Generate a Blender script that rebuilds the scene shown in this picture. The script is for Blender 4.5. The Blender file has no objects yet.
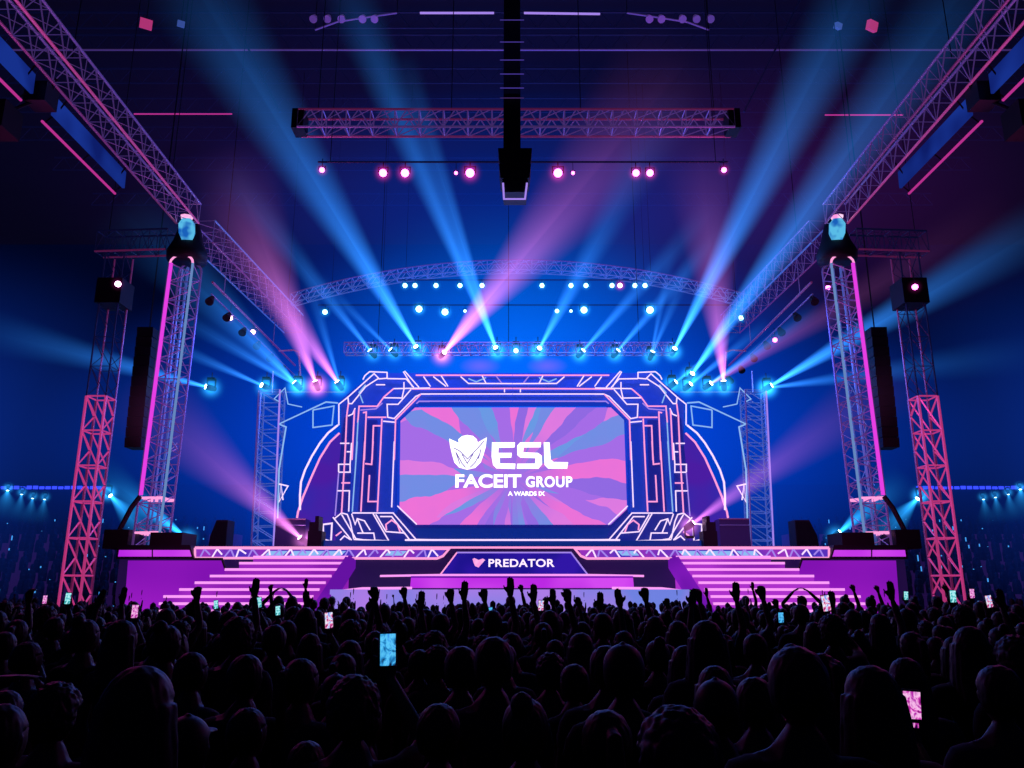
import bpy, bmesh, math, random
import numpy as np
from mathutils import Vector, Matrix, Quaternion
random.seed(7)
C = bpy.context.scene.collection
PI = math.pi
# ------------------------------------------------------------------ camera
PITCH = math.radians(14.3); F = 800.0; H = 2.15
cam = bpy.data.cameras.new('camera'); camo = bpy.data.objects.new('camera', cam); C.objects.link(camo)
cam.sensor_width = 36; cam.lens = F / 1024 * 36; cam.clip_end = 300
camo.location = (0, 0, H); camo.rotation_euler = (PI / 2 + PITCH, 0, 0)
bpy.context.scene.camera = camo
sc = bpy.context.scene
sc.view_settings.view_transform = 'Standard'; sc.view_settings.look = 'None'
CP, SP = math.cos(PITCH), math.sin(PITCH)


def P(px, py, Y):
    """world point on the plane y=Y that the photo shows at pixel px,py"""
    dx = (px - 512) / F; dy = (384 - py) / F
    k = Y / (CP - dy * SP)
    return Vector((dx * k, Y, H + (SP + dy * CP) * k))


def proj(x, y, z):
    d = y * CP + (z - H) * SP; u = -y * SP + (z - H) * CP
    return 512 + F * x / d, 384 - F * u / d


# ------------------------------------------------------------------ materials
def nmat(name):
    m = bpy.data.materials.new(name); m.use_nodes = True; m.node_tree.nodes.clear(); return m


def mth(nt, op, a, b=None, c=None):
    n = nt.nodes.new('ShaderNodeMath'); n.operation = op
    for i, x in enumerate((a, b, c)):
        if x is None: continue
        if isinstance(x, (int, float)): n.inputs[i].default_value = x
        else: nt.links.new(x, n.inputs[i])
    return n.outputs[0]


def pbr(name, col, rough=0.5, metal=0.0, em=None, es=0.0, noise=0.0, scale=6.0):
    m = nmat(name); nt = m.node_tree
    out = nt.nodes.new('ShaderNodeOutputMaterial'); b = nt.nodes.new('ShaderNodeBsdfPrincipled')
    nt.links.new(b.outputs[0], out.inputs[0])
    b.inputs['Base Color'].default_value = (*col, 1); b.inputs['Roughness'].default_value = rough
    b.inputs['Metallic'].default_value = metal
    if em: b.inputs['Emission Color'].default_value = (*em, 1); b.inputs['Emission Strength'].default_value = es
    if noise:
        tc = nt.nodes.new('ShaderNodeTexCoord'); n = nt.nodes.new('ShaderNodeTexNoise'); n.inputs['Scale'].default_value = scale
        nt.links.new(tc.outputs['Object'], n.inputs['Vector'])
        mx = nt.nodes.new('ShaderNodeMix'); mx.data_type = 'RGBA'
        mx.inputs[6].default_value = (*[c * (1 - noise) for c in col], 1); mx.inputs[7].default_value = (*[min(1, c * (1 + noise)) for c in col], 1)
        nt.links.new(n.outputs[0], mx.inputs[0]); nt.links.new(mx.outputs[2], b.inputs['Base Color'])
    return m


def emit(name, col, s=1.0, col2=None, scale=1.5):
    m = nmat(name); nt = m.node_tree
    out = nt.nodes.new('ShaderNodeOutputMaterial'); e = nt.nodes.new('ShaderNodeEmission')
    nt.links.new(e.outputs[0], out.inputs[0])
    e.inputs[0].default_value = (*col, 1); e.inputs[1].default_value = s
    if col2:
        tc = nt.nodes.new('ShaderNodeTexCoord'); n = nt.nodes.new('ShaderNodeTexNoise'); n.inputs['Scale'].default_value = scale
        n.inputs['Detail'].default_value = 1
        nt.links.new(tc.outputs['Object'], n.inputs['Vector'])
        r = nt.nodes.new('ShaderNodeValToRGB'); r.color_ramp.elements[0].position = .38; r.color_ramp.elements[1].position = .62
        r.color_ramp.elements[0].color = (*col, 1); r.color_ramp.elements[1].color = (*col2, 1)
        nt.links.new(n.outputs[0], r.inputs[0]); nt.links.new(r.outputs[0], e.inputs[0])
    return m


M = dict(
    black=pbr('black_paint', (.006, .006, .01), .55, 0, noise=.4),
    rubber=pbr('matte_black_cloth', (.004, .004, .008), .9),
    steel=pbr('truss_aluminium', (.32, .32, .42), .35, .8, (.05, .06, .35), .15),  # faint blue glow put into the metal as emission
    steel_dim=pbr('dim_roof_steel', (.05, .05, .1), .4, .6, (.02, .03, .25), .06),  # weak blue emission paints the light on the roof steel
    steel_pink=pbr('truss_glow_magenta', (.5, .3, .42), .35, .7, (.6, .05, .32), .1),  # emission paints magenta stage light onto the truss tubes
    steel_pink_hot=pbr('truss_glow_hot_magenta', (.5, .3, .42), .35, .7, (.95, .07, .35), .42),  # stronger magenta light painted in as emission
    side_hot=pbr('truss_glow_rose', (.5, .3, .42), .35, .7, (.8, .07, .35), .32),  # rose light painted in as emission
    steel_violet=pbr('truss_glow_violet', (.4, .3, .55), .35, .7, (.25, .12, .62), .15),  # violet light painted in as emission
    steel_blue=pbr('truss_glow_blue', (.3, .4, .6), .35, .7, (.1, .2, .8), .3),  # blue light painted in as emission
    w=emit('white_lilac_neon', (.9, .68, 1.0), 1.15),
    p=emit('pink_neon', (1.0, .33, .68), 1.1),
    v=emit('violet_neon', (.42, .26, .95), .9),
    c=emit('pale_blue_neon', (.3, .55, 1.0), .9),
    cd=emit('dim_blue_tube', (.22, .4, .85), .6),
    m=emit('magenta_neon', (.8, .05, .78), 1.0),
    hot=emit('hot_pink_strip', (.8, .05, .45), .6),
    blueboard=emit('blue_led_board', (.004, .012, .14), 1.0, (.008, .03, .26), .6),
    set_blue=pbr('set_panel_blue', (.02, .05, .3), .45, .1, (.004, .03, .36), .85, noise=.2),  # blue light on the set panels put in as emission
    set_deep=pbr('set_panel_deep_blue', (.01, .03, .2), .45, .1, (.006, .012, .2), .8),  # dimmer blue light, also put in as emission
    set_violet=emit('violet_fabric_panel', (.07, .012, .36), 1.0, (.035, .02, .4), .5),
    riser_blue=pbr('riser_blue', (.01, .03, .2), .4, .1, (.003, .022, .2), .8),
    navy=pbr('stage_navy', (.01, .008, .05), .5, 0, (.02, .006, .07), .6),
    banner=emit('banner_blue', (.012, .006, .26), 1.0, (.03, .008, .38), .9),
    purple=emit('purple_led_panel', (.22, .006, .44), 1.0, (.34, .012, .56), .25),
    purple_hi=emit('bright_purple_led', (.45, .02, .7), 1.1, (.6, .06, .8), .5),
    tread=emit('stair_nosing_light', (.95, .32, .9), 1.1),
    riser=emit('stair_riser_purple', (.25, .01, .42), 1.0, (.42, .03, .6), .4),
    stringer=emit('stringer_purple', (.13, .006, .36), 1.0, (.22, .01, .5), .4),
    lavender=emit('lavender_apron', (.42, .2, .8), 1.0, (.16, .22, .75), .35),
    white=emit('white_lettering', (1, .97, 1), 1.6),
    letter=emit('pinkish_white_lettering', (1, .8, 1), 1.2),
    heart=emit('pink_emblem', (.95, .3, .7), 1.1, (1, .65, .9), 3),
    line=emit('emblem_line', (.2, .14, .5), 1.0),
    lens_blue=emit('lens_cyan_white', (.45, .85, 1.0), 12),
    lens_dim=emit('lens_cyan_small', (.35, .8, 1.0), 5),
    lens_pink=emit('lens_pink_white', (1.0, .5, .85), 9),
    lens_mag=emit('lens_magenta', (1.0, .12, .7), 8),
    hood=emit('hood_cyan_glow', (.01, .12, .5), 1.0, (.1, .5, .8), 3),
    floor=pbr('hall_floor', (.012, .012, .02), .6, 0, noise=.3, scale=1.5),
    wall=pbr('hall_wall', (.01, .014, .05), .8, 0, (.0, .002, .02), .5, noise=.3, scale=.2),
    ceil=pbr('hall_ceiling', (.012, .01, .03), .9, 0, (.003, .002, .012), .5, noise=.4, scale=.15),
    speck=emit('audience_speck', (.05, .3, .8), 1.2),
)


def skinmat(n, c): return pbr(n, c, .55)


# ------------------------------------------------------------------ mesh helpers
class MB:
    def __init__(s): s.v = []; s.f = []
    def add(s, v, f):
        k = len(s.v); s.v += [tuple(x) for x in v]; s.f += [tuple(i + k for i in q) for q in f]; return s
    def box(s, a, b):
        x0, y0, z0 = [min(p, q) for p, q in zip(a, b)]; x1, y1, z1 = [max(p, q) for p, q in zip(a, b)]
        v = [(x0, y0, z0), (x1, y0, z0), (x1, y1, z0), (x0, y1, z0), (x0, y0, z1), (x1, y0, z1), (x1, y1, z1), (x0, y1, z1)]
        return s.add(v, [(0, 3, 2, 1), (4, 5, 6, 7), (0, 1, 5, 4), (1, 2, 6, 5), (2, 3, 7, 6), (3, 0, 4, 7)])
    def tube(s, pts, r, n=6, closed=False):
        pts = [Vector(p) for p in pts]
        if closed: pts = pts + [pts[0]]
        rs = r if isinstance(r, (list, tuple)) else [r] * len(pts)
        v = []; f = []; ref = None
        for i, p in enumerate(pts):
            a = (pts[i] - pts[i - 1]) if i else (pts[1] - pts[0])
            b = (pts[i + 1] - pts[i]) if i < len(pts) - 1 else a
            a = a.normalized(); b = b.normalized(); d = (a + b)
            d = d.normalized() if d.length > 1e-4 else a
            k = min(2.0, 1 / max(.3, abs(d.dot(b))))
            if ref is None: ref = Vector((0, 1, 0)) if abs(d.y) < .9 else Vector((1, 0, 0))
            u = d.cross(ref).normalized(); w = u.cross(d).normalized()
            for j in range(n):
                t = 2 * PI * j / n
                v.append(p + (u * math.cos(t) * k + w * math.sin(t)) * rs[i])
        for i in range(len(pts) - 1):
            for j in range(n):
                f.append((i * n + j, i * n + (j + 1) % n, (i + 1) * n + (j + 1) % n, (i + 1) * n + j))
        f.append(tuple(range(n))[::-1]); f.append(tuple((len(pts) - 1) * n + j for j in range(n)))
        return s.add(v, f)
    def lathe(s, prof, n=16, mtx=None):
        v = []; f = []
        for z, r in prof:
            for j in range(n):
                t = 2 * PI * j / n; p = Vector((r * math.cos(t), r * math.sin(t), z))
                v.append(mtx @ p if mtx else p)
        for i in range(len(prof) - 1):
            for j in range(n):
                f.append((i * n + j, i * n + (j + 1) % n, (i + 1) * n + (j + 1) % n, (i + 1) * n + j))
        f.append(tuple(range(n))[::-1]); f.append(tuple((len(prof) - 1) * n + j for j in range(n)))
        return s.add(v, f)
    def ngon_px(s, pts, Y, depth):
        """extruded polygon whose outline is given in the plane y=Y"""
        a = [P(x, y, Y) for x, y in pts]; n = len(a)
        b = [p + Vector((0, depth, 0)) for p in a]
        return s.add(a + b, [tuple(range(n)), tuple(range(2 * n - 1, n - 1, -1))] + [(i, n + i, n + (i + 1) % n, (i + 1) % n) for i in range(n)])
    def prism(s, a, d):
        a = [Vector(p) for p in a]; n = len(a); b = [p + Vector(d) for p in a]
        return s.add(a + b, [tuple(range(n)), tuple(range(2 * n - 1, n - 1, -1))] + [(i, n + i, n + (i + 1) % n, (i + 1) % n) for i in range(n)])
    def mesh(s, name, mats, smooth=False):
        me = bpy.data.meshes.new(name); me.from_pydata(s.v, [], s.f)
        for m in (mats if isinstance(mats, (list, tuple)) else [mats]): me.materials.append(m)
        if smooth: me.shade_smooth()
        bm = bmesh.new(); bm.from_mesh(me); bmesh.ops.recalc_face_normals(bm, faces=bm.faces); bm.to_mesh(me); bm.free()
        return me
    def build(s, name, mat, parent=None, smooth=False, label=None):
        o = bpy.data.objects.new(name, s.mesh(name, mat, smooth)); C.objects.link(o)
        if parent:
            o.parent = parent
            o.data.transform(Matrix.Translation(-root_loc(parent)))
        if label: o['label'] = label
        return o


def root_loc(o):
    v = Vector((0, 0, 0))
    while o is not None: v += o.location; o = o.parent
    return v


def obj(name, me, parent=None, loc=(0, 0, 0), rot=None):
    o = bpy.data.objects.new(name, me); C.objects.link(o); o.parent = parent; o.location = loc
    if rot is not None: o.rotation_mode = 'QUATERNION'; o.rotation_quaternion = rot
    return o


def tag(o, label, cat, group=None, kind=None):
    o['label'] = label; o['category'] = cat
    if group: o['group'] = group
    if kind: o['kind'] = kind
    return o


def thing(name, label, cat, loc=(0, 0, 0), group=None):
    o = bpy.data.objects.new(name, None); C.objects.link(o); o.location = loc; o.empty_display_size = .2
    return tag(o, label, cat, group)


def struct(name, mb, mat):
    o = mb.build(name, mat); o['kind'] = 'structure'; return o


# ------------------------------------------------------------------ the hall
struct('floor', MB().box((-46, -4, -.2), (46, 64, 0)), M['floor'])
struct('wall_back', MB().box((-46, 62, 0), (46, 62.4, 30)), M['wall'])
struct('wall_left', MB().box((-46.4, -4, 0), (-46, 62.4, 30)), M['wall'])
struct('wall_right', MB().box((46, -4, 0), (46.4, 62.4, 30)), M['wall'])
struct('ceiling', MB().box((-46.4, -4, 30), (46.4, 62.4, 30.3)), M['ceil'])

# roof beams (each a steel member under the roof deck)
rb = [(50, 28.6, 330, 690), (83, 28.2, 250, 790), (112, 27.6, 60, 960), (148, 28.6, 180, 850), (200, 29.0, 200, 820), (232, 29.0, 240, 790)]
for i, (py, z, xa, xb) in enumerate([(28, 28.8, 0, 0), (50, 28.7, 0, 0), (83, 28.6, 0, 0), (112, 28.6, 0, 0), (140, 28.6, 0, 0), (170, 28.6, 0, 0), (205, 28.6, 0, 0)]):
    # find Y where a ray at py meets height z
    dy = (384 - py) / F; Y = (z - H) * (CP - dy * SP) / (SP + dy * CP)
    t = thing('roof_beam', ['steel roof beam nearest the top edge of the picture', 'blue lit roof beam above the curved lamp bars', 'roof beam just behind the curved lamp bars',
                            'roof beam level with the top of the wide pink front truss', 'roof beam seen just under the wide pink front truss', 'roof beam seen level with the row of magenta lamps',
                            'rearmost roof beam, above the arched truss'][i], 'roof beam', (0, Y, z))
    w = 30
    MB().tube([(-w, Y, z), (w, Y, z)], .05, 6).build('bottom_chord', M['steel_dim'] if i != 1 else M['steel_violet'], t)  # emissive chord paints the thin highlight along the beam
    MB().tube([(-w, Y, z + .9), (w, Y, z + .9)], .06, 6).build('top_chord', M['steel_dim'], t)
    z_ = MB(); n = 48
    for k in range(n):
        a = -w + 2 * w * k / n; b = a + w / n; c = a + 2 * w / n
        z_.tube([(a, Y, z), (b, Y, z + .9), (c, Y, z)], .02, 4)
    z_.build('lacing', M['steel_dim'], t)
# slanted roof ties beside the front truss
for s in (-1, 1):
    mb = MB().tube([P(512 + s * 288, 0, 33), P(512 + s * 232, 112, 33)], .045)
    o = mb.build('roof_tie', M['steel_dim']); tag(o, 'thin slanted roof tie rod on the %s above the end of the front truss' % ('left' if s < 0 else 'right'), 'tie rod')
# thin magenta strips on the ceiling, left and right
for px0, px1, py, nm in ((134, 232, 114, 'short glowing magenta strip under the roof beside the left side truss'), (825, 903, 115, 'short glowing magenta strip under the roof beside the right side truss')):
    o = MB().tube([P(px0, py, 34), P(px1, py, 34)], .035).build('ceiling_strip_light', M['hot']); tag(o, nm, 'strip light')

# ------------------------------------------------------------------ truss builder


def truss(name, label, cat, A, B, w, h, bays, mats, r=.045, up=Vector((0, 0, 1)), group=None, cables=None, lac=.5, arch=0.0, seg=1):
    """box truss from A to B: four chords, lacing, optional hoist cables to the roof"""
    A, B = Vector(A), Vector(B); d = (B - A).normalized()
    side = d.cross(up).normalized(); upv = side.cross(d).normalized()
    t = thing(name, label, cat, (A + B) / 2 if abs(d.z) < .7 else A, group)
    N = bays if arch else 1

    def at(u, i, j):
        p = A.lerp(B, u) + side * (w / 2 * i) + upv * (h / 2 * j)
        if arch: p = p + Vector((0, 0, arch * (1 - (2 * u - 1) ** 2)))
        return p
    k = 0
    for i in (-1, 1):
        for j in (-1, 1):
            n = 24 if arch else 1
            MB().tube([at(q / n, i, j) for q in range(n + 1)], r, 6).build('chord', mats[k % len(mats)], t); k += 1
    L = MB()
    for q in range(bays):
        a, b = q / bays, (q + 1) / bays; m = (a + b) / 2
        for i in (-1, 1):
            L.tube([at(a, i, -1), at(m, i, 1), at(b, i, -1)], r * lac, 4)
        for j in (-1, 1):
            L.tube([at(a, -1, j), at(b, 1, j)], r * lac, 4)
        for j in (-1, 1): L.tube([at(a, -1, j), at(a, 1, j)], r * lac, 4)
        for i in (-1, 1): L.tube([at(a, i, -1), at(a, i, 1)], r * lac, 4)
    for j in (-1, 1): L.tube([at(1, -1, j), at(1, 1, j)], r * lac, 4)
    for i in (-1, 1): L.tube([at(1, i, -1), at(1, i, 1)], r * lac, 4)
    L.build('lacing', mats[-1], t)
    for u in (cables or ()):
        p = at(u, 0, 1); MB().tube([p, (p.x, p.y, 29.99)], .015, 4).build('hoist_cable', M['black'], t)
    return t


# wide front truss
a, b = P(300, 123, 24), P(732, 123, 24)
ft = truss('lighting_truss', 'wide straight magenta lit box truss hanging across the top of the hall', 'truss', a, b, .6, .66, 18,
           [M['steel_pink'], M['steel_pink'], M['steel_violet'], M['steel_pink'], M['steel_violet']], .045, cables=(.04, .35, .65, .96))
for u in (0, 1):
    p = a.lerp(b, u); MB().box(p - Vector((.2, .32, .36)), p + Vector((.2, .32, .36))).build('corner_block', M['black'], ft)
# arched truss over the stage
a, b = P(292, 300, 40), P(742, 300, 40)
truss('arched_truss', 'long shallow arched truss in blue light over the stage', 'truss', a, b, .55, .55, 30,
      [M['steel_blue'], M['steel_violet'], M['steel_blue'], M['steel_violet'], M['steel_blue']], .035, arch=1.9, cables=(.2, .8), lac=.55)
# rear lighting truss just over the screen surround
a, b = P(345, 349, 36.5), P(672, 349, 36.5)
truss('lighting_truss', 'straight truss carrying moving spotlights just above the screen surround', 'truss', a, b, .5, .5, 34,
      [M['steel_blue'], M['steel_violet']], .03, cables=(.1, .5, .9))
# curved lamp bars at the top
for s in (-1, 1):
    pts = [P(512 + s * x, y, 30) for x, y in ((115, 13), (150, 18), (175, 22), (197, 30))]
    t = thing('lamp_bar', 'curved bar with a cluster of unlit lamps at the top %s of centre' % ('left' if s < 0 else 'right'), 'lamp bar', pts[0])
    MB().tube(pts, .04).build('bar', M['steel_violet'], t)
    MB().tube([pts[0], (pts[0].x, pts[0].y, 29.99)], .015, 4).build('hoist_cable', M['black'], t)
    MB().tube([pts[3], (pts[3].x, pts[3].y, 29.99)], .015, 4).build('hoist_cable', M['black'], t)
    for x in (137, 149, 170, 184, 198):
        p = P(512 + s * x, 18, 30)
        MB().lathe([(-.2, .1), (.02, .14), (.14, .17), (.2, .17)], 10, Matrix.Translation(p) @ Matrix.Rotation(PI * .8, 4, 'X')).build('lamp', M['steel_violet'], t)
o = MB().tube([P(420, 13, 30), P(494, 13, 30)], .05).build('ceiling_strip_light', M['v']); tag(o, 'blue violet strip light at the top, left of the central mast', 'strip light')
o = MB().tube([P(524, 13, 30), P(600, 14, 30)], .05).build('ceiling_strip_light', M['v']); tag(o, 'blue violet strip light at the top, right of the central mast', 'strip light')
# small ceiling floods
for x, y, m, l in ((146, 24, 'steel_pink_hot', 'small square pink lit flood lamp under the roof at the upper left'), (872, 26, 'steel_pink_hot', 'small square pink lit flood lamp under the roof at the upper right'),
                   (181, 24, 'steel_blue', 'small blue lit flood lamp right of the pink one at the upper left'), (838, 26, 'steel_blue', 'small blue lit flood lamp left of the pink one at the upper right')):
    p = P(x, y, 30); t = thing('flood_lamp', l, 'lamp', p)
    s = .25 if m == 'steel_pink_hot' else .15
    R = Matrix.Translation(p) @ Matrix.Rotation(.5, 4, 'Z') @ Matrix.Rotation(.35, 4, 'X')
    mb = MB().box((-s, -.1, -s * .8), (s, .1, s * .8)); mb.v = [tuple(R @ Vector(v)) for v in mb.v]; mb.build('housing', M[m], t)
    MB().tube([p, (p.x, p.y, 29.99)], .02, 4).build('hanger', M['black'], t)

# central mast with loudspeaker cluster
p0 = P(512, 0, 24)
t = thing('speaker_cluster', 'black loudspeaker cluster with a pale bracket hanging from the dark central mast', 'speaker', P(515, 175, 23.4))
MB().box((p0.x - .28, 23.3, P(0, 150, 23.4).z), (p0.x + .28, 23.7, 29.99)).build('mast', M['black'], t)
for k, (ya, yb, w) in enumerate(((148, 163, 17), (164, 178, 16), (179, 192, 13))):
    MB().ngon_px([(515 - w, ya), (515 + w, ya), (515 + w - 1.5, yb), (515 - w + 1.5, yb)], 23.0, .9).build('cabinet', M['black'], t)
MB().tube([P(503, 183, 22.95), P(504, 199, 22.95), P(525, 199, 22.95), P(527, 183, 22.95)], .03).build('bracket', M['v'], t)
for k, y in enumerate((40, 66, 92, 100)):
    pass
mb = MB()
for k, y in enumerate((20, 42, 60, 74, 88, 98)):
    MB().tube([P(500, y, 23.2), P(524, y, 23.2)], .02, 4).build('mast_rung', M['steel_violet'], t)

# ------------------------------------------------------------------ side trusses running from over the crowd to the back
for s in (-1, 1):
    sd = 'left' if s < 0 else 'right'
    X = s * 12.35
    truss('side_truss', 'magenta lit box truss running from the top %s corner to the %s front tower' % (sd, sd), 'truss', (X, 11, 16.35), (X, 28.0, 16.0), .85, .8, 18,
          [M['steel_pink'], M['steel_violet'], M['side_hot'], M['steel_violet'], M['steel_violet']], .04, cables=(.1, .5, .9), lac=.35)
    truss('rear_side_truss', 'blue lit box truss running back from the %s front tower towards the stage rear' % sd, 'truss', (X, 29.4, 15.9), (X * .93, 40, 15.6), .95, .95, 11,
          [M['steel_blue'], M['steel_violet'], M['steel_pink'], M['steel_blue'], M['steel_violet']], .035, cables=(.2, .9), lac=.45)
    # lower rail with lamps, behind the tower
    t = thing('lamp_rail', 'low rail with small lamps behind the %s front tower' % sd, 'rail', (X * .96, 34, 13.9))
    MB().tube([(X * .97, 30, 14.0), (X * .9, 39.5, 13.2)], .05).build('rail', M['steel_pink'], t)
    MB().tube([(X * .97, 30, 13.5), (X * .9, 39.5, 12.7)], .03).build('rail', M['steel_violet'], t)
    for k in range(7):
        u = k / 6; q = Vector((X * .97, 30, 13.5)).lerp(Vector((X * .9, 39.5, 12.7)), u)
        MB().lathe([(-.22, .09), (0, .14), (.16, .17), (.2, .17)], 10, Matrix.Translation(q - Vector((0, 0, .25))) @ Matrix.Rotation(PI * .75, 4, 'X')).build('lamp', M['black'], t)
    for yy in (31, 38):
        q = Vector((X * .96, yy, 13.8)); MB().tube([q, (q.x, q.y, 15.5)], .02, 4).build('hanger', M['steel_violet'], t)
    # blue board + pink tube slung on the outside of the side truss
    t = thing('led_board', 'long blue glowing board with a pink edge tube under the %s side truss' % sd, 'light board', (s * 13.2, 19, 15.1))
    for y0, y1 in ((11.5, 19.1), (20.1, 24.4)):
        MB().prism([(s * 13.0, y0, 15.15), (s * 13.0, y1, 15.15), (s * 13.02, y1, 15.75), (s * 13.02, y0, 15.75)], (s * .08, 0, 0)).build('board', M['blueboard'], t)
        MB().tube([(s * 13.3, y0, 14.95), (s * 13.3, y1, 14.95)], .04).build('edge_tube', M['hot'] if y0 < 24 else M['steel_pink'], t)
        for yy in (y0 + .1, (y0 + y1) / 2, y1 - .1): MB().tube([(s * 13.05, yy, 15.2), (s * 13.3, yy, 14.95)], .025, 4).build('bracket', M['black'], t)
        for yy in (y0 + .3, y1 - .3):
            MB().tube([(s * 13.05, yy, 15.5), (s * 12.8, yy, 15.95)], .03, 4).build('hanger', M['black'], t)
    # black winch box between the boards
    t = thing('hoist_motor', 'black chain hoist box hanging under the %s side truss' % sd, 'hoist', (s * 13.1, 19.6, 15.3))
    MB().box((s * 12.8, 19.3, 15.1), (s * 13.4, 19.9, 15.7)).build('motor_box', M['black'], t)
    MB().box((s * 13.5, 18.8, 14.0), (s * 14.4, 19.6, 14.8)).build('chain_bag', M['rubber'], t)
    MB().tube([(s * 13.2, 19.5, 15.2), (s * 13.8, 19.3, 14.7)], .05).build('chain', M['black'], t)
    MB().tube([(s * 12.85, 19.6, 15.6), (s * 12.75, 19.6, 15.95)], .05).build('hook', M['black'], t)
    # outrigger between towers
    truss('outrigger_truss', 'short horizontal magenta lit truss between the two %s towers' % sd, 'truss', (s * 13.2, 28.6, 15.1), (s * 16.0, 28.8, 15.1), .6, .85, 4,
          [M['steel_pink'], M['steel_dim'], M['steel_pink'], M['steel_dim'], M['steel_dim']], .04, cables=(.9,), lac=.4)
    # outer tower
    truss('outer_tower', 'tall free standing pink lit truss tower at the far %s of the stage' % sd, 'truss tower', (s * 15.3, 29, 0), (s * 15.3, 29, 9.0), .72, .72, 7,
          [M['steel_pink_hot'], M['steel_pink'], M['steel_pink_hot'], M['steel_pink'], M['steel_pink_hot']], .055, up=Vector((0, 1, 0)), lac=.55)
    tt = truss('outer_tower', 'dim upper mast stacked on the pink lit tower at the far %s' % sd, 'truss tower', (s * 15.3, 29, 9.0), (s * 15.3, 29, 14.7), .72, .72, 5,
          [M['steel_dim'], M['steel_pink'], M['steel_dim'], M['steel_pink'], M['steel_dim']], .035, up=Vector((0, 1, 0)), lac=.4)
    MB().box((s * 15.3 - .48, 28.5, 12.6), (s * 15.3 + .48, 29.5, 13.6)).build('shroud', M['black'], tt)

    # ---------------- front tower
    xb, Yt = s * 12.62, 28.5
    t = thing('front_tower', 'tall glowing truss tower with a magenta tube on the %s front corner of the stage' % sd, 'truss tower', (xb, Yt, 3.45))
    zb, z1, zt = 3.5, 5.2, 14.0
    hw = .43
    xt = s * 12.45
    # arched top hoops, chords
    def col(i, j, z):
        u = (z - zb) / (zt - zb); return Vector((xb + (xt - xb) * u + i * hw, Yt + j * hw, z))
    for i in (-1, 1):
        for j in (-1, 1):
            outer = (i == s)
            if outer and j < 0:
                MB().tube([col(i * .9, j, z1 + .1), col(i * .9, j, zt)], .07, 8).build('neon_tube', M['m'], t)
                MB().tube([col(i * 1.05, j, zb), col(i * 1.05, j, zt)], .045).build('chord', M['steel_violet'], t)
            else:
                MB().tube([col(i, j, zb), col(i, j, zt)], .045 if j > 0 else .05).build('chord', M['steel_violet'] if j > 0 else M['cd'], t)
    for j in (-1, 1):
        MB().tube([col(math.cos(a) * 1.0, j, zt + .35 * math.sin(a)) for a in [PI * k / 8 for k in range(9)]], .045).build('arch', M['p'] if j < 0 else M['steel_violet'], t)
    L = MB(); rnd = random.Random(5)
    nb = 14
    for k in range(nb):
        a = zb + (zt - zb) * k / nb; b = zb + (zt - zb) * (k + 1) / nb; m_ = (a + b) / 2
        for j in (-1, 1):
            L.tube([col(-1, j, a), col(1, j, m_), col(-1, j, b)], .022, 4)
        for i in (-1, 1): L.tube([col(i, -1, a), col(i, 1, m_), col(i, -1, b)], .022, 4)
        L.tube([col(-1, -1, a), col(1, -1, a)], .02, 4); L.tube([col(-1, 1, a), col(1, 1, a)], .02, 4)
    L.build('lacing', M['steel_violet'], t)
    MB().tube([col(.25, 0, zb), col(.2, 0, zt)], .05).build('inner_pole', M['steel_blue'], t)
    MB().tube([col(-.3, .2, zb), col(-.35, .2, zt)], .035).build('inner_pole', M['steel_blue'], t)
    # random cable bundles and clamps inside
    for k in range(14):
        K = MB()
        z = rnd.uniform(z1, zt - .6); x = rnd.uniform(-.6, .6); y = rnd.uniform(-.6, .4)
        pts = [col(x, y, z)]
        for q in range(3): pts.append(pts[-1] + Vector((rnd.uniform(-.25, .25), rnd.uniform(-.1, .1), rnd.uniform(.05, .45))))
        K.tube(pts, .016, 4).build('cable_loop', M['steel_blue'], t)
    for z in (z1, zb + .5):
        MB().tube([col(-1, -1, z), col(1, -1, z), col(1, 1, z), col(-1, 1, z)], .04, closed=True).build('collar', M['p'], t)
    # hood
    hood = MB().lathe([(0, .72), (.35, .75), (.8, .55), (1.3, .42), (1.7, .3)], 14, Matrix.Translation((xt, Yt, zt + .25)))
    hd = hood.build('hood', M['black'], t, True)
    MB().lathe([(-.35, .2), (-.1, .3), (.25, .3), (.45, .16)], 10, Matrix.Translation((xt - s * .15, Yt - .6, zt + 1.25)) @ Matrix.Rotation(.3, 4, 'X')).build('hood_lamp', M['hood'], t)
    MB().lathe([(-.07, .18), (.07, .24)], 8, Matrix.Translation((xt - s * .1, Yt - .62, zt + 1.75))).build('hood_lamp', M['heart'], t)
    # curved brace and feet
    pts = [col(s * .9, -1.1, z1 + .05), col(s * 1.5, -1.1, z1 - .35), col(s * 2.1, -1.1, z1 - 1.0), col(s * 2.5, -1.1, zb + .1)]
    MB().tube(pts, .09, 8).build('brace', M['black'], t)
    MB().box((xb + s * 1.4, 27.9, 3.45), (xb + s * .55, 29.2, 4.1)).build('foot', M['black'], t)
    MB().box((xb - s * 1.3, 27.9, 3.45), (xb - s * .2, 29.2, 4.0)).build('foot', M['black'], t)
    # line array behind
    t = thing('line_array', 'tall black hanging loudspeaker column beside the %s front tower' % sd, 'speaker', (s * 14.0, 31.0, 11))
    zz = P(0, 330, 31).z; zend = P(0, 449, 31).z; n = 12; hh = (zz - zend) / n
    for k in range(n):
        z = zz - k * hh; xo = s * 14.75
        mb = MB().prism([(xo - .32, 30.6 + .1 * (k / n) ** 2, z), (xo + .32, 30.6 + .1 * (k / n) ** 2, z), (xo + .32, 30.65 + .1 * (k / n) ** 2, z - hh * .93), (xo - .32, 30.65 + .1 * (k / n) ** 2, z - hh * .93)], (0, .7, 0))
        mb.build('cabinet', M['black'], t)
    MB().tube([(s * 14.75, 31, zz), (s * 14.75, 31, 29.99)], .03, 4).build('hoist_cable', M['black'], t)

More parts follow.
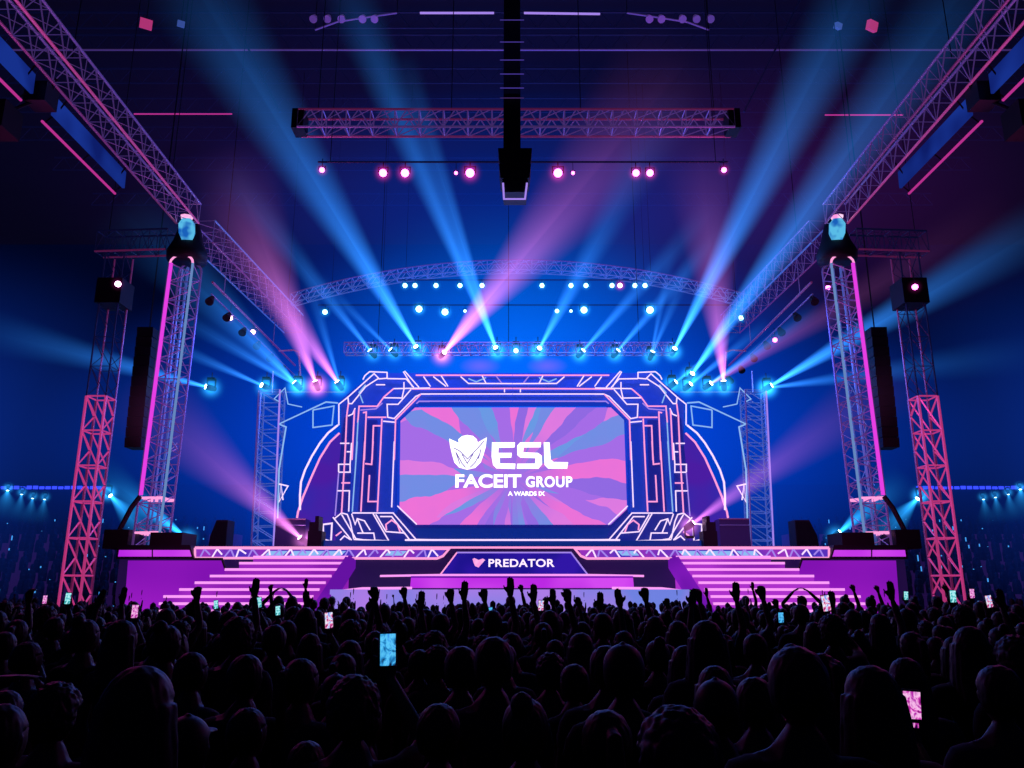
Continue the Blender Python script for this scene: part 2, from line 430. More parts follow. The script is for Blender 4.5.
# ------------------------------------------------------------------ fixtures and beams
_bm = {}


def beam_mat(col, S, L, r0, r1, fadep):
    m = nmat('beam_glow'); nt = m.node_tree; N = nt.nodes.new; K = nt.links.new
    out = N('ShaderNodeOutputMaterial'); pv = N('ShaderNodeVolumePrincipled'); K(pv.outputs[0], out.inputs['Volume'])
    pv.inputs['Density'].default_value = 0; pv.inputs['Emission Color'].default_value = (*col, 1)  # beam painted as emission in the cone; nothing scatters light
    tc = N('ShaderNodeTexCoord'); sx = N('ShaderNodeSeparateXYZ'); K(tc.outputs['Object'], sx.inputs[0])
    z = sx.outputs[2]
    r = mth(nt, 'SQRT', mth(nt, 'ADD', mth(nt, 'MULTIPLY', sx.outputs[0], sx.outputs[0]), mth(nt, 'MULTIPLY', sx.outputs[1], sx.outputs[1])))
    R = mth(nt, 'MULTIPLY_ADD', z, (r1 - r0) / L, r0)
    q = mth(nt, 'MAXIMUM', mth(nt, 'SUBTRACT', 1, mth(nt, 'DIVIDE', r, R)), 0)
    q = mth(nt, 'POWER', q, 1.15)
    # angular streaks, like the gobo rays in the haze
    ang = mth(nt, 'ARCTAN2', sx.outputs[1], sx.outputs[0])
    st = mth(nt, 'MULTIPLY_ADD', mth(nt, 'SINE', mth(nt, 'MULTIPLY', ang, 7)), .18, 1.0)
    e = mth(nt, 'DIVIDE', S, mth(nt, 'POWER', R, 2.05)); e = mth(nt, 'MULTIPLY', mth(nt, 'MULTIPLY', e, q), st)
    fade = mth(nt, 'POWER', mth(nt, 'MAXIMUM', mth(nt, 'SUBTRACT', 1, mth(nt, 'DIVIDE', z, L)), 0), fadep)
    K(mth(nt, 'MULTIPLY', e, fade), pv.inputs['Emission Strength'])
    m.cycles.volume_step_rate = .2
    return m


def halo_mat(col, S, R):
    key = (col, S, R)
    if key in _bm: return _bm[key]
    m = nmat('halo_glow'); nt = m.node_tree; N = nt.nodes.new; K = nt.links.new
    out = N('ShaderNodeOutputMaterial'); pv = N('ShaderNodeVolumePrincipled'); K(pv.outputs[0], out.inputs['Volume'])
    pv.inputs['Density'].default_value = 0; pv.inputs['Emission Color'].default_value = (*col, 1)  # emissive sphere paints the bloom around a lamp
    tc = N('ShaderNodeTexCoord'); ln = N('ShaderNodeVectorMath'); ln.operation = 'LENGTH'; K(tc.outputs['Object'], ln.inputs[0])
    q = mth(nt, 'MAXIMUM', mth(nt, 'SUBTRACT', 1, mth(nt, 'DIVIDE', ln.outputs['Value'], R)), 0)
    K(mth(nt, 'MULTIPLY', mth(nt, 'POWER', q, 4.5), S), pv.inputs['Emission Strength'])
    m.cycles.volume_step_rate = .3
    _bm[key] = m; return m


BS = 2.3
BLUE = (.03, .27, 1.0); PINK = (.8, .2, .75); CYAN = (.02, .35, .9)
base_me = MB().box((-.16, -.13, 0), (.16, .13, .09)).mesh('base', M['black'])
yoke_me = MB().box((-.2, -.05, -.36), (-.16, .05, 0)).box((.16, -.05, -.36), (.2, .05, 0)).box((-.2, -.06, -.03), (.2, .06, .01)).mesh('yoke', M['black'])
head_me = MB().lathe([(-.24, .05), (-.2, .11), (-.05, .14), (.12, .135), (.2, .12), (.24, .12)], 14).mesh('head', M['black'], True)
lens_me = {k: MB().lathe([(.235, .115), (.25, .112), (.262, .07), (.265, .01)], 14).mesh('lens', M[k]) for k in ('lens_blue', 'lens_pink', 'lens_mag', 'lens_dim')}
hang_me = MB().tube([(0, 0, .09), (0, 0, .34)], .02, 4).mesh('clamp', M['black'])
flor_me = MB().box((-.16, -.13, -.5), (.16, .13, -.41)).box((-.2, -.05, -.42), (-.16, .05, 0)).box((.16, -.05, -.42), (.2, .05, 0)).box((-.2, -.06, -.44), (.2, .06, -.4)).mesh('floor_base', M['black'])


def halo_mesh(R, mat):
    key = ('hm', R, mat.name)
    if key not in _bm:
        bm = bmesh.new(); bmesh.ops.create_icosphere(bm, subdivisions=2, radius=R); me = bpy.data.meshes.new('glow'); bm.to_mesh(me); bm.free(); me.materials.append(mat); _bm[key] = me
    return _bm[key]


def moving_light(px, py, Y, beams, label, lens='lens_blue', halo=1.0, on_floor=False, group=None, hcol=None, name='moving_spotlight'):
    """beams: list of (end px, end py, end Y, end half-width px, colour, strength, fade)"""
    p = P(px, py, Y)
    t = thing(name, label, 'spotlight', p, group)
    if name == 'stand_lamp': t.scale = (.6,) * 3
    dirs = []
    for k, (ex, ey, eY, hwid, col, S, fp) in enumerate(beams):
        if eY <= 30 and ey < 110: eY = eY - 7
        S = S * BS; hwid *= 1.2
        e = P(ex, ey, eY); d = e - p; L = d.length; r1 = hwid * math.sqrt(e.x ** 2 + e.y ** 2 + (e.z - H) ** 2) / F; r0 = .07
        q = d.to_track_quat('Z', 'Y'); dirs.append(q)
        mb = MB().lathe([(0, r0), (L, r1)], 20)
        obj('light_beam', mb.mesh('light_beam', beam_mat(col, S, L, r0, r1, fp)), t, d.normalized() * .24 if k == 0 else d.normalized() * .24, q)
    q = dirs[0] if dirs else (Vector((0, 0, H)) + Vector((0, 0, 2)) - p).to_track_quat('Z', 'Y')
    hd_o = obj('head', head_me, t, (0, 0, 0), q); ln = obj('lens', lens_me[lens], hd_o)
    if on_floor: obj('base', flor_me, t)
    else:
        obj('yoke', yoke_me, t, (0, 0, .36)); obj('base', base_me, t, (0, 0, .36)); obj('clamp', hang_me, t, (0, 0, .36))
    if halo:
        c = hcol or (CYAN if lens != 'lens_pink' else PINK)
        obj('glow', halo_mesh(.85, halo_mat(c, 9.0 * halo, .85)), t)
    return t


ROOF = 32.0
YB = 36.4
# ---- rear truss movers
moving_light(373, 354, YB, [(225, 170, 32, 20, BLUE, .075, .9)], 'leftmost spotlight on the rear truss, beam going up left', halo=.7)
moving_light(394, 353, YB, [(310, 270, 34, 9, BLUE, .05, 1.2)], 'second spotlight from the left on the rear truss, faint thin beam', halo=.7)
moving_light(418, 350, YB, [(190, -20, 29, 42, BLUE, .26, .55)], 'spotlight on the rear truss with the brightest broad blue beam to the upper left', halo=1.6)
moving_light(442, 355, YB, [(690, 60, 29, 62, PINK, .28, 1.1)], 'spotlight on the rear truss throwing the broad lilac beam to the upper right', 'lens_pink', 1.2)
moving_light(497, 351, YB, [(345, -15, 29, 24, BLUE, .16, .7), (405, 60, 29, 13, BLUE, .08, .9)], 'spotlight left of centre on the rear truss with twin blue beams rising left', halo=1.6)
moving_light(516, 351, YB, [], 'small beamless spotlight at the centre of the rear truss', 'lens_dim', .8)
moving_light(538, 351, YB, [(680, 90, 30, 30, BLUE, .12, 1.2)], 'spotlight right of centre on the rear truss, blue beam crossing the lilac one', halo=1.6)
moving_light(580, 354, YB, [(715, 205, 32, 16, BLUE, .10, 1.1)], 'first spotlight right of the crossing beams, medium blue beam up right', halo=1.2)
moving_light(615, 354, YB, [(735, 215, 32, 15, BLUE, .09, 1.2)], 'spotlight with pinkish lens on the rear truss, medium blue beam', halo=1.0)
moving_light(651, 356, YB, [(700, 240, 33, 12, BLUE, .045, 1.2), (672, 250, 33, 7, BLUE, .035, 1.2)], 'spotlight near the right end of the rear truss with two faint thin beams', halo=1.0)
moving_light(673, 352, YB, [(862, -15, 29, 34, BLUE, .26, .6)], 'rightmost spotlight on the rear truss with a broad bright blue beam', halo=1.4)
# ---- side pods
YS = 35
moving_light(211, 388, 34, [(-25, 327, 28, 20, BLUE, .12, .8)], 'spotlight alone behind the left front tower, beam going far left', halo=.9)
moving_light(266, 387, YS, [(160, 340, 31, 9, BLUE, .07, 1.0)], 'spotlight above the left scaffold tower with a thin blue beam', halo=1.2)
moving_light(298, 386, YS, [(120, 205, 30, 40, BLUE, .22, 1.1), (170, 310, 30, 12, BLUE, .09, 1.1)], 'brightest blue spotlight above the left scaffold tower, wide beam', halo=2.2)
moving_light(317, 386, YS, [(225, 150, 30, 42, PINK, .2, 1.1)], 'spotlight left of the surround with a steep pink beam', 'lens_pink', 1.6)
moving_light(340, 386, YS, [(205, 190, 30, 36, PINK, .18, 1.2), (300, 250, 32, 10, BLUE, .05, 1.2)], 'spotlight touching the surround on the left, pink beam leaning left', 'lens_pink', 1.6, hcol=CYAN)
moving_light(672, 385, YS, [(735, 335, 33, 5, BLUE, .06, 1)], 'innermost small spotlight right of the surround, short blue beam', halo=1.2)
moving_light(690, 377, YS, [(975, -25, 27, 38, BLUE, .26, .7)], 'spotlight right of the surround with the longest blue beam to the top right', halo=1.6)
moving_light(687, 387, YS, [(765, 325, 32, 8, BLUE, .08, 1)], 'second small spotlight right of the surround, short blue beam', halo=1.2)
moving_light(707, 386, YS, [(815, 310, 31, 10, BLUE, .09, 1), (1010, 205, 29, 26, PINK, .035, 1.0)], 'third small spotlight right of the surround with crossing blue and faint pink beams', halo=1.2)
moving_light(724, 386, YS, [(700, 130, 30, 42, PINK, .19, 1.2)], 'spotlight right of the surround with a vertical pink beam', 'lens_pink', 1.6, hcol=CYAN)
moving_light(767, 388, YS, [(1050, 222, 28, 26, BLUE, .26, .8), (1050, 350, 30, 20, BLUE, .07, .9)], 'bright spotlight on the right scaffold tower with two beams to the right', halo=2.4)
# ---- floor lights on deck
moving_light(304, 541, 33.5, [(130, 385, 29, 42, PINK, .17, 1.2)], 'spotlight on the deck beside the dark case at left, pink beam up left', 'lens_pink', 1.0, True, name='floor_spotlight')
moving_light(689, 526, 33.5, [(905, 372, 30, 34, PINK, .085, 1.1)], 'spotlight at the foot of the surround on the right, pink beam', 'lens_pink', .6, True, name='floor_spotlight')
moving_light(187, 538, 38, [(95, 470, 36, 20, CYAN, .3, 1.2)], 'blue floor spotlight behind the left front tower', halo=.8, on_floor=True, name='floor_spotlight')
moving_light(836, 535, 38, [(905, 478, 36, 20, CYAN, .25, 1.2)], 'blue floor spotlight behind the right front tower', halo=.6, on_floor=True, name='floor_spotlight')
moving_light(108, 493, 44, [(160, 548, 43, 22, CYAN, .2, 1.0)], 'spotlight between the left towers fanning blue light down', halo=1.2, name='stand_spotlight')
moving_light(920, 496, 44, [(868, 550, 43, 22, CYAN, .2, 1.0)], 'spotlight between the right towers fanning blue light down', halo=1.2, name='stand_spotlight')
for i, (x, y) in enumerate(((8, 488), (22, 492), (33, 496), (45, 497), (983, 497), (995, 495), (1008, 492), (1020, 487))):
    s = -1 if x < 512 else 1; main = x in (8, 1020)
    nm = {8: 'outermost and brightest lamp over the left stand', 22: 'second lamp from the left edge over the left stand', 33: 'third lamp from the left edge over the left stand', 45: 'innermost lamp over the left stand',
          983: 'innermost lamp over the right stand', 995: 'second lamp out over the right stand', 1008: 'second lamp from the right edge over the right stand', 1020: 'outermost and brightest lamp over the right stand'}[x]
    moving_light(x, y, 46, [(x + s * 8, 540, 45.5, 30 if main else 16, CYAN, .3 if main else .12, 1.2)], nm, 'lens_blue' if main else 'lens_dim', 1.3 if main else .8, name='stand_lamp')


# ---- small cans under the arch and on the pink row
can_me = MB().lathe([(-.22, .07), (-.16, .12), (.1, .14), (.16, .16), (.18, .16)], 12).mesh('housing', M['black'], True)
canl = {k: MB().lathe([(.175, .15), (.19, .11), (.2, .02)], 12).mesh('lens', M[k]) for k in ('lens_dim', 'lens_mag', 'lens_pink')}


def can(px, py, Y, lens, label, group, halo, sc_=1.0, up=.35):
    p = P(px, py, Y); t = thing('par_can', label, 'lamp', p, group); t.scale = (sc_,) * 3
    q = (Vector((0, 0, H)) - p).to_track_quat('Z', 'Y')
    hd_o = obj('housing', can_me, t, (0, 0, 0), q); obj('lens', canl[lens], hd_o)
    obj('bracket', MB().tube([(-.17, 0, 0), (-.17, 0, .22), (.17, 0, .22), (.17, 0, 0)], .02, 4).tube([(0, 0, .22), (0, 0, up / sc_)], .02, 4).mesh('bracket', M['black']), t)
    if halo: obj('glow', halo_mesh(.5, halo_mat(CYAN if lens == 'lens_dim' else (1, .05, .55), 11.0 * halo, .5)), t)


def pipe(x0, x1, py, Y, label):
    a, b = P(x0, py, Y), P(x1, py, Y); t = thing('lighting_pipe', label, 'pipe', (a + b) / 2)
    MB().tube([a, b], .035).build('pipe', M['steel_dim'], t)
    for u in (.03, .97):
        q = a.lerp(b, u); MB().tube([q, (q.x, q.y, 29.99)], .012, 4).build('hoist_cable', M['black'], t)


pipe(398, 652, 280, 40.0, 'thin pipe with the upper row of small lamps under the arched truss')
for x in (405, 415, 436, 460, 482, 542, 571, 586, 612, 620, 635, 645):
    can(x, 285.5, 40, 'lens_dim' if x != 620 else 'lens_pink', 'small bright lamp in the upper row under the arched truss' if x != 620 else 'the only pink tinted lamp in the upper row under the arched truss',
        'upper row of lamps under the arched truss' if x != 620 else None, .9, .9)
pipe(318, 748, 305, 41.0, 'thin pipe with the lower row of scattered lamps above the rear truss')
for x, y, s_, l in ((325, 312, 1, 'lone lamp at the left end of the lower lamp row'), (419, 309, 1.3, None), (445, 312, 1.3, None), (465, 311, .6, None), (557, 311, .8, None), (571, 311, .6, None), (584, 310, 1.3, None), (650, 310, 1.4, None), (741, 318, 1, 'lone lamp at the right end of the lower lamp row')):
    can(x, y, 41, 'lens_dim', l or 'lamp in the lower row above the rear truss', None if l else 'lower row of lamps above the rear truss', .9 * s_, s_)
pipe(318, 728, 162, 24.0, 'thin pipe with the row of magenta lamps under the front truss')
for x, s_, l in ((322, .75, 'leftmost small magenta lamp under the front truss'), (383, 1.1, 'left lamp of the left magenta pair'), (405, 1.15, 'right lamp of the left magenta pair'), (456, .5, 'tiny dim magenta lamp just left of the speaker cluster lamp'), (470, 1.25, 'large magenta lamp left of the speaker cluster'),
                 (558, 1.25, 'large magenta lamp right of the speaker cluster'), (573, .5, 'tiny dim magenta lamp just right of the right large one'), (636, 1.0, 'left lamp of the right magenta pair'), (650, 1.0, 'right lamp of the right magenta pair'), (724, .75, 'rightmost small magenta lamp under the front truss')):
    can(x, 173 if x not in (322, 724) else 170, 24, 'lens_mag', l, 'magenta lamps under the front truss', .7 if s_ > .6 else .2, s_ * .85, .42)
# follow spot heads on the side rails (dark, near right)
for (x, y, Y, l) in ((230, 318, 33, 'pink glinting lamp below the rail left, nearer the front tower'), (253, 332, 36, 'pink glinting lamp below the rail left, further from the tower'), (828, 288, 31, 'pink glinting lamp just left of the right front tower'), (775, 340, 36, 'small pink lamp under the right rail'), (118, 284, 28, 'pink lit lamp on top of the left outer tower'), (915, 287, 28, 'pink lit lamp on top of the right outer tower')):
    can(x, y, Y, 'lens_mag' if x in (828, 775, 915) else 'lens_pink', l, None, .12, .8, .6)

# ------------------------------------------------------------------ stage
YD = 28.0
zd = P(512, 546, YD).z           # deck height at the front edge
zf = P(512, 541, 33).z
xl = P(118, 546, YD).x; xr = -xl
st = thing('stage', 'wide dark stage with a blue front panel band between the two stairs', 'stage', (0, YD, 0))
MB().box((xl, YD, zd - .25), (xr, 42, zd)).build('deck', M['navy'], st)
MB().box((xl + .3, YD + .3, 0), (xr - .3, 41.8, zd - .25)).build('substructure', M['navy'], st)
MB().box((P(318, 545, 32.6).x, 32.6, zd), (-P(318, 545, 32.6).x, 40, zf)).build('riser', M['riser_blue'], st)
MB().tube([P(405, 540, 32.55), P(620, 540, 32.55)], .035).build('riser_edge_light', M['w'], st)
MB().tube([P(195, 547.5, YD - .03), P(835, 547.5, YD - .03)], .035).build('deck_edge_light', M['p'], st)
# faint box outlines on the dark front
for s in (-1, 1):
    f = lambda x: 512 + s * (512 - x)
    MB().tube([P(f(408), 577, YD - .05), P(f(415), 565, YD - .05), P(f(385), 564, YD - .05)], .02, 4).build('outline', M['stringer'], st)
    MB().ngon_px([(f(345), 559), (f(452), 559), (f(441), 575.5), (f(378), 575.5)], YD - .12, .12).build('front_panel', M['navy'], st)

# edge trusses filled with light
for s in (-1, 1):
    f = lambda x: 512 + s * (512 - x)
    sd = 'left' if s < 0 else 'right'
    sd = 'left' if s > 0 else 'right'
    t = thing('edge_truss', 'low neon outlined truss along the %s half of the stage edge' % sd, 'truss', P(f(320), 553, YD - .3))
    Y = YD - .3
    MB().ngon_px([(f(196), 548.5), (f(446), 548.5), (f(440), 557.5), (f(196), 557.5)], Y + .1, .15).build('back_panel', emit('edge_truss_fill', (.05, .03, .5), 1.0, (.3, .03, .5), .6), t)
    MB().tube([P(f(195), 548, Y), P(f(449), 549, Y), P(f(443), 556, Y), P(f(437), 558.5, Y), P(f(195), 558, Y)], .04, closed=True).build('outline_tube', M['p'], t)
    rr = random.Random(3); zz = MB(); zz2 = MB()
    for k in range(20):
        x = 200 + k * 12; 
        MB().tube([P(f(x), 557.5, Y), P(f(x + rr.uniform(3, 9)), 549, Y), P(f(x + 10), 557 - rr.uniform(0, 4), Y)], .028, 4).build('lacing', M['w' if k % 2 else 'v'], t)
    mb = MB()
    for k in range(5):
        x = 215 + rr.uniform(0, 180); MB().ngon_px([(f(x), 551), (f(x + 18), 551), (f(x + 13), 555.5), (f(x - 4), 555.5)], Y + .04, .05).build('lit_insert', M['c'], t)

    # podium
    t = thing('side_podium', 'podium with glowing purple panels under the %s front tower' % sd, 'podium', P(f(165), 590, YD - .4))
    Yp = YD - .45; zb_ = 0
    MB().ngon_px([(f(117), 545), (f(190), 545), (f(194), 559), (f(116), 559)], Yp, 1.2).build('top_slab', M['black'], t)
    MB().ngon_px([(f(119), 550), (f(151), 550), (f(151), 556.5), (f(118), 556.5)], Yp - .05, .05).build('light_panel', M['purple_hi'], t)
    MB().ngon_px([(f(153), 550), (f(189), 550), (f(191), 556.5), (f(153), 556.5)], Yp - .05, .05).build('light_panel', M['purple_hi'], t)
    a = P(f(116), 559, Yp); b = P(f(222), 559, Yp)
    MB().box((a.x, Yp + .25, 0), (b.x, Yp + 1.0, a.z)).build('body', M['navy'], t)
    MB().ngon_px([(f(128), 560.5), (f(188), 560.5), (f(187), 640), (f(122), 640)], Yp + .1, .12).build('front_panel', M['purple'], t)
    MB().ngon_px([(f(189), 560.5), (f(220), 560.5), (f(226), 576), (f(205), 592), (f(196), 640), (f(188), 640)], Yp + .1, .12).build('front_panel', M['purple'], t)
    MB().tube([P(f(194), 559, Yp), P(f(222), 559, Yp), P(f(227), 574, Yp)], .04).build('edge', M['black'], t)

    # stairs : 15 risers down to the hall floor, all spreading outwards
    t = thing('stage_stairs', 'glowing purple staircase with pink lit nosings on the %s side' % sd, 'stairs', P(f(285), 560, YD - .2))
    nst = 15; hstep = (zd - .35) / nst
    for k in range(nst):
        zt_ = zd - .35 - hstep * k; Yk = YD - .32 - .27 * k
        xo = -(8.9 + .32 * k) * 1.0; xi = -(5.65 + .11 * k)
        # first sight: k=0 → 252..350, k=4 → 205..330
        xo, xi = (-(8.75 + .37 * min(k, 6))), (-(5.55 + .12 * min(k, 6)))
        if s < 0: xo, xi = -xo, -xi
        m = MB().box((xo, Yk, 0), (xi, Yk + .27 if k else YD, zt_))
        stp = m.build('step', M['riser'], t)
        MB().box((xo, Yk - .03, zt_ - .07), (xi, Yk + .1, zt_ + .01)).build('nosing_light', M['tread'], stp)
    # stringer
    sx = lambda v: v if s > 0 else -v
    mb = MB().add([(sx(-5.3), YD - .2, zd - .33), (sx(-5.62), YD - .3, zd - .33), (sx(-6.5), YD - 4.2, .4), (sx(-6.15), YD - 4.2, .4), (sx(-5.3), YD - .2, zd - .75), (sx(-5.62), YD - .3, zd - .75), (sx(-6.5), YD - 4.2, .0), (sx(-6.15), YD - 4.2, .0)],
                  [(0, 1, 2, 3), (1, 5, 6, 2), (0, 3, 7, 4), (3, 2, 6, 7), (0, 4, 5, 1), (4, 7, 6, 5)])
    mb.build('stringer', M['stringer'], t)

# centre banner, purple plinth, lavender apron
t = thing('name_banner', 'dark blue trapezoid banner with an emblem and white lettering at the stage centre', 'banner', P(512, 575, 27.5))
MB().ngon_px([(457, 552.5), (571, 552.5), (588, 575), (440, 575)], 27.5, .35).build('panel', M['banner'], t)
MB().tube([P(457, 552.5, 27.47), P(571, 552.5, 27.47), P(588, 575, 27.47)], .025, 4).build('edge_tube', M['v'], t)
MB().tube([P(457, 552.5, 27.47), P(440, 575, 27.47)], .025, 4).build('edge_tube', M['p'], t)
MB().tube([P(380, 576, 27.3), P(440, 575, 27.44), P(588, 575, 27.44), P(644, 576, 27.3)], .035, 4).build('edge_tube', M['tread'], t)
MB().ngon_px([(472.5, 559), (474.5, 558), (478.5, 560), (483, 558.5), (485, 560), (478.5, 567.5), (475, 566), (473.5, 562.5)], 27.44, .03).build('emblem', M['heart'], t)


def text(txt, px, py, Y, wpx, hpx, mat, parent, bold=0.0, shear=0.0, name='lettering', depth=.02, space=1.0):
    cu = bpy.data.curves.new(name, 'FONT'); cu.body = txt; cu.extrude = depth; cu.offset = bold; cu.shear = shear; cu.space_character = space
    cu.align_x = 'CENTER'; cu.align_y = 'CENTER'
    o = bpy.data.objects.new(name, cu); C.objects.link(o)
    dg = bpy.context.evaluated_depsgraph_get(); me = bpy.data.meshes.new_from_object(o.evaluated_get(dg)); bpy.data.objects.remove(o)
    xs = [v.co.x for v in me.vertices]; ys = [v.co.y for v in me.vertices]
    c = P(px, py, Y); w = (P(px + wpx / 2, py, Y) - P(px - wpx / 2, py, Y)).x; h = (P(px, py - hpx / 2, Y) - P(px, py + hpx / 2, Y)).z
    sx_, sy_ = w / (max(xs) - min(xs)), h / (max(ys) - min(ys)); mx_, my_ = (max(xs) + min(xs)) / 2, (max(ys) + min(ys)) / 2
    for v in me.vertices:
        x, y, z = v.co; v.co = ((x - mx_) * sx_, -z * .6, (y - my_) * sy_)
    me.materials.clear(); me.materials.append(mat)
    me.transform(Matrix.Translation(c - root_loc(parent)))
    return obj(name, me, parent)


text('PREDATOR', 521.5, 563, 27.44, 66, 8, M['letter'], t, .02, 0, 'lettering', .02, 1.05)
t = thing('plinth', 'long low purple glowing plinth under the blue banner', 'plinth', P(512, 588, 26.8))
MB().ngon_px([(411, 577.5), (633, 577.5), (634, 588), (410, 588)], 26.9, .6).build('front', M['purple_hi'], t)
a = P(410, 588, 26.9); MB().box((a.x, 26.95, 0), (-a.x, 28.0, a.z)).build('base', M['navy'], t)
MB().tube([P(411, 577, 26.85), P(633, 577, 26.85)], .03, 4).build('top_edge', M['stringer'], t)
for s in (-1, 1):
    MB().tube([P(512 + s * 100, 588, 26.8), P(512 + s * 150, 588.5, 26.8), P(512 + s * 180, 592, 26.8)], .04, 4).build('floor_tube', M['tread'], t)
t = thing('apron', 'pale lavender lit apron in front of the stage, just above the crowd', 'stage apron', P(512, 600, 26))
a = P(330, 589.5, 26); MB().box((a.x, 26, 0), (-a.x, 26.7, a.z)).build('face', M['lavender'], t)

# ------------------------------------------------------------------ display screen
YQ = 34.0
scr = thing('led_screen', 'large octagonal video screen with pink and blue rays and white lettering', 'screen', P(512.5, 524, YQ))
m = nmat('ray_burst_display'); nt = m.node_tree; N = nt.nodes.new; K = nt.links.new
out = N('ShaderNodeOutputMaterial'); em = N('ShaderNodeEmission'); K(em.outputs[0], out.inputs[0])
tc = N('ShaderNodeTexCoord'); sx = N('ShaderNodeSeparateXYZ'); K(tc.outputs['Object'], sx.inputs[0])
cz = (P(512, 478, YQ) - P(512.5, 524, YQ)).z
nz = N('ShaderNodeTexNoise'); nz.inputs['Scale'].default_value = .8; nz.inputs['Detail'].default_value = 2; K(tc.outputs['Object'], nz.inputs['Vector'])
X_ = sx.outputs[0]; Z_ = mth(nt, 'SUBTRACT', sx.outputs[2], cz)
ang = mth(nt, 'ARCTAN2', X_, Z_); ang = mth(nt, 'ADD', ang, mth(nt, 'MULTIPLY', mth(nt, 'SUBTRACT', nz.outputs[0], .5), .12))
rad = mth(nt, 'SQRT', mth(nt, 'ADD', mth(nt, 'MULTIPLY', X_, X_), mth(nt, 'MULTIPLY', Z_, Z_)))
cb = N('ShaderNodeCombineXYZ'); K(mth(nt, 'MULTIPLY', ang, 3.6), cb.inputs[0]); K(mth(nt, 'MULTIPLY_ADD', rad, .17, mth(nt, 'MULTIPLY', ang, .25)), cb.inputs[1])
vo = N('ShaderNodeTexVoronoi'); vo.voronoi_dimensions = '2D'; vo.inputs['Scale'].default_value = 1.6; K(cb.outputs[0], vo.inputs['Vector'])
sep = N('ShaderNodeSeparateColor'); K(vo.outputs['Color'], sep.inputs[0])
rp = N('ShaderNodeValToRGB'); rp.color_ramp.interpolation = 'CONSTANT'
cols = [(0, (.9, .17, .68)), (.24, (.38, .15, .8)), (.42, (.15, .28, .78)), (.58, (.78, .2, .75)), (.72, (.27, .14, .76)), (.86, (.12, .34, .78))]
el = rp.color_ramp.elements
el[0].position = 0; el[0].color = (*cols[0][1], 1); el[1].position = cols[1][0]; el[1].color = (*cols[1][1], 1)
for p_, c_ in cols[2:]: e_ = el.new(p_); e_.color = (*c_, 1)
K(sep.outputs[0], rp.inputs[0])
n2 = N('ShaderNodeTexNoise'); n2.inputs['Scale'].default_value = 1.1; K(tc.outputs['Object'], n2.inputs['Vector'])
mx = N('ShaderNodeMix'); mx.data_type = 'RGBA'; mx.inputs[7].default_value = (.36, .16, .78, 1); K(rp.outputs[0], mx.inputs[6])
near = mth(nt, 'MAXIMUM', mth(nt, 'SUBTRACT', 1.0, mth(nt, 'MULTIPLY', rad, .42)), 0); K(mth(nt, 'MULTIPLY_ADD', n2.outputs[0], .25, near), mx.inputs[0])
K(mx.outputs[2], em.inputs[0]); em.inputs[1].default_value = 1.0
SCR = [(400.5, 421), (415, 407.5), (611, 407.5), (624, 420), (627, 509), (611, 524.5), (416, 524.5), (399.5, 509)]
MB().ngon_px(SCR, YQ, .1).build('display', m, scr)
YL = YQ - .02


def flat(parts, Y, mat, name, parent, d=.03):
    mb = MB()
    for p_ in parts: mb.ngon_px(p_, Y, d)
    return mb.build(name, mat, parent)


q = lambda cx, cy: (440 + cx * .14648, 425 + cy * .14648)
# E, S, L traced as solid shapes
E_ = [(355, 118), (512, 118), (509, 153), (400, 155), (398, 190), (490, 190), (487, 222), (408, 224), (409, 262), (515, 263), (512, 300), (385, 296), (362, 272), (352, 215)]
S_ = [(548, 118), (690, 118), (687, 152), (572, 153), (568, 186), (668, 190), (694, 208), (697, 268), (672, 298), (524, 298), (527, 264), (650, 263), (652, 226), (548, 222), (528, 205), (527, 140)]
L_ = [(708, 118), (748, 118), (756, 235), (775, 252), (875, 254), (868, 298), (738, 297), (714, 272)]
for k, s_ in enumerate((E_, S_, L_)):
    flat([[q(*p_) for p_ in s_]], YL, M['white'], 'lettering', scr)
text('FACEIT', *q(330, 382), YL, 66, 13.5, M['white'], scr, .03, 0, 'lettering', .02, 1.0)
text('GROUP', *q(745, 387), YL, 46.5, 11, M['white'], scr, .03, 0, 'lettering', .02, 1.1)
text("A WARDS IX", *q(590, 468), YL, 37, 4.5, M['white'], scr, .03, 0, 'lettering', .02, 1.0)
# winged helmet emblem
Hm = [(62, 92), (128, 122), (125, 98), (150, 76), (185, 68), (225, 74), (250, 96), (258, 118), (320, 84), (312, 150), (296, 205), (278, 255), (240, 292), (185, 305), (130, 290), (98, 255), (82, 200), (68, 140)]
emb = flat([[q(*p_) for p_ in Hm]], YL, M['white'], 'emblem', scr)
Y3 = YL - .02
mb = MB()
for pl in ([(92, 155), (135, 178), (188, 232), (245, 172), (300, 110)], [(108, 185), (135, 265)], [(150, 200), (186, 262), (228, 195)], [(112, 190), (150, 262), (175, 290)], [(275, 190), (240, 255), (205, 290)], [(280, 165), (262, 230)]):
    mb.tube([P(*q(*p_), Y3) for p_ in pl], .022, 4)
mb.build('emblem_line', M['line'], emb)

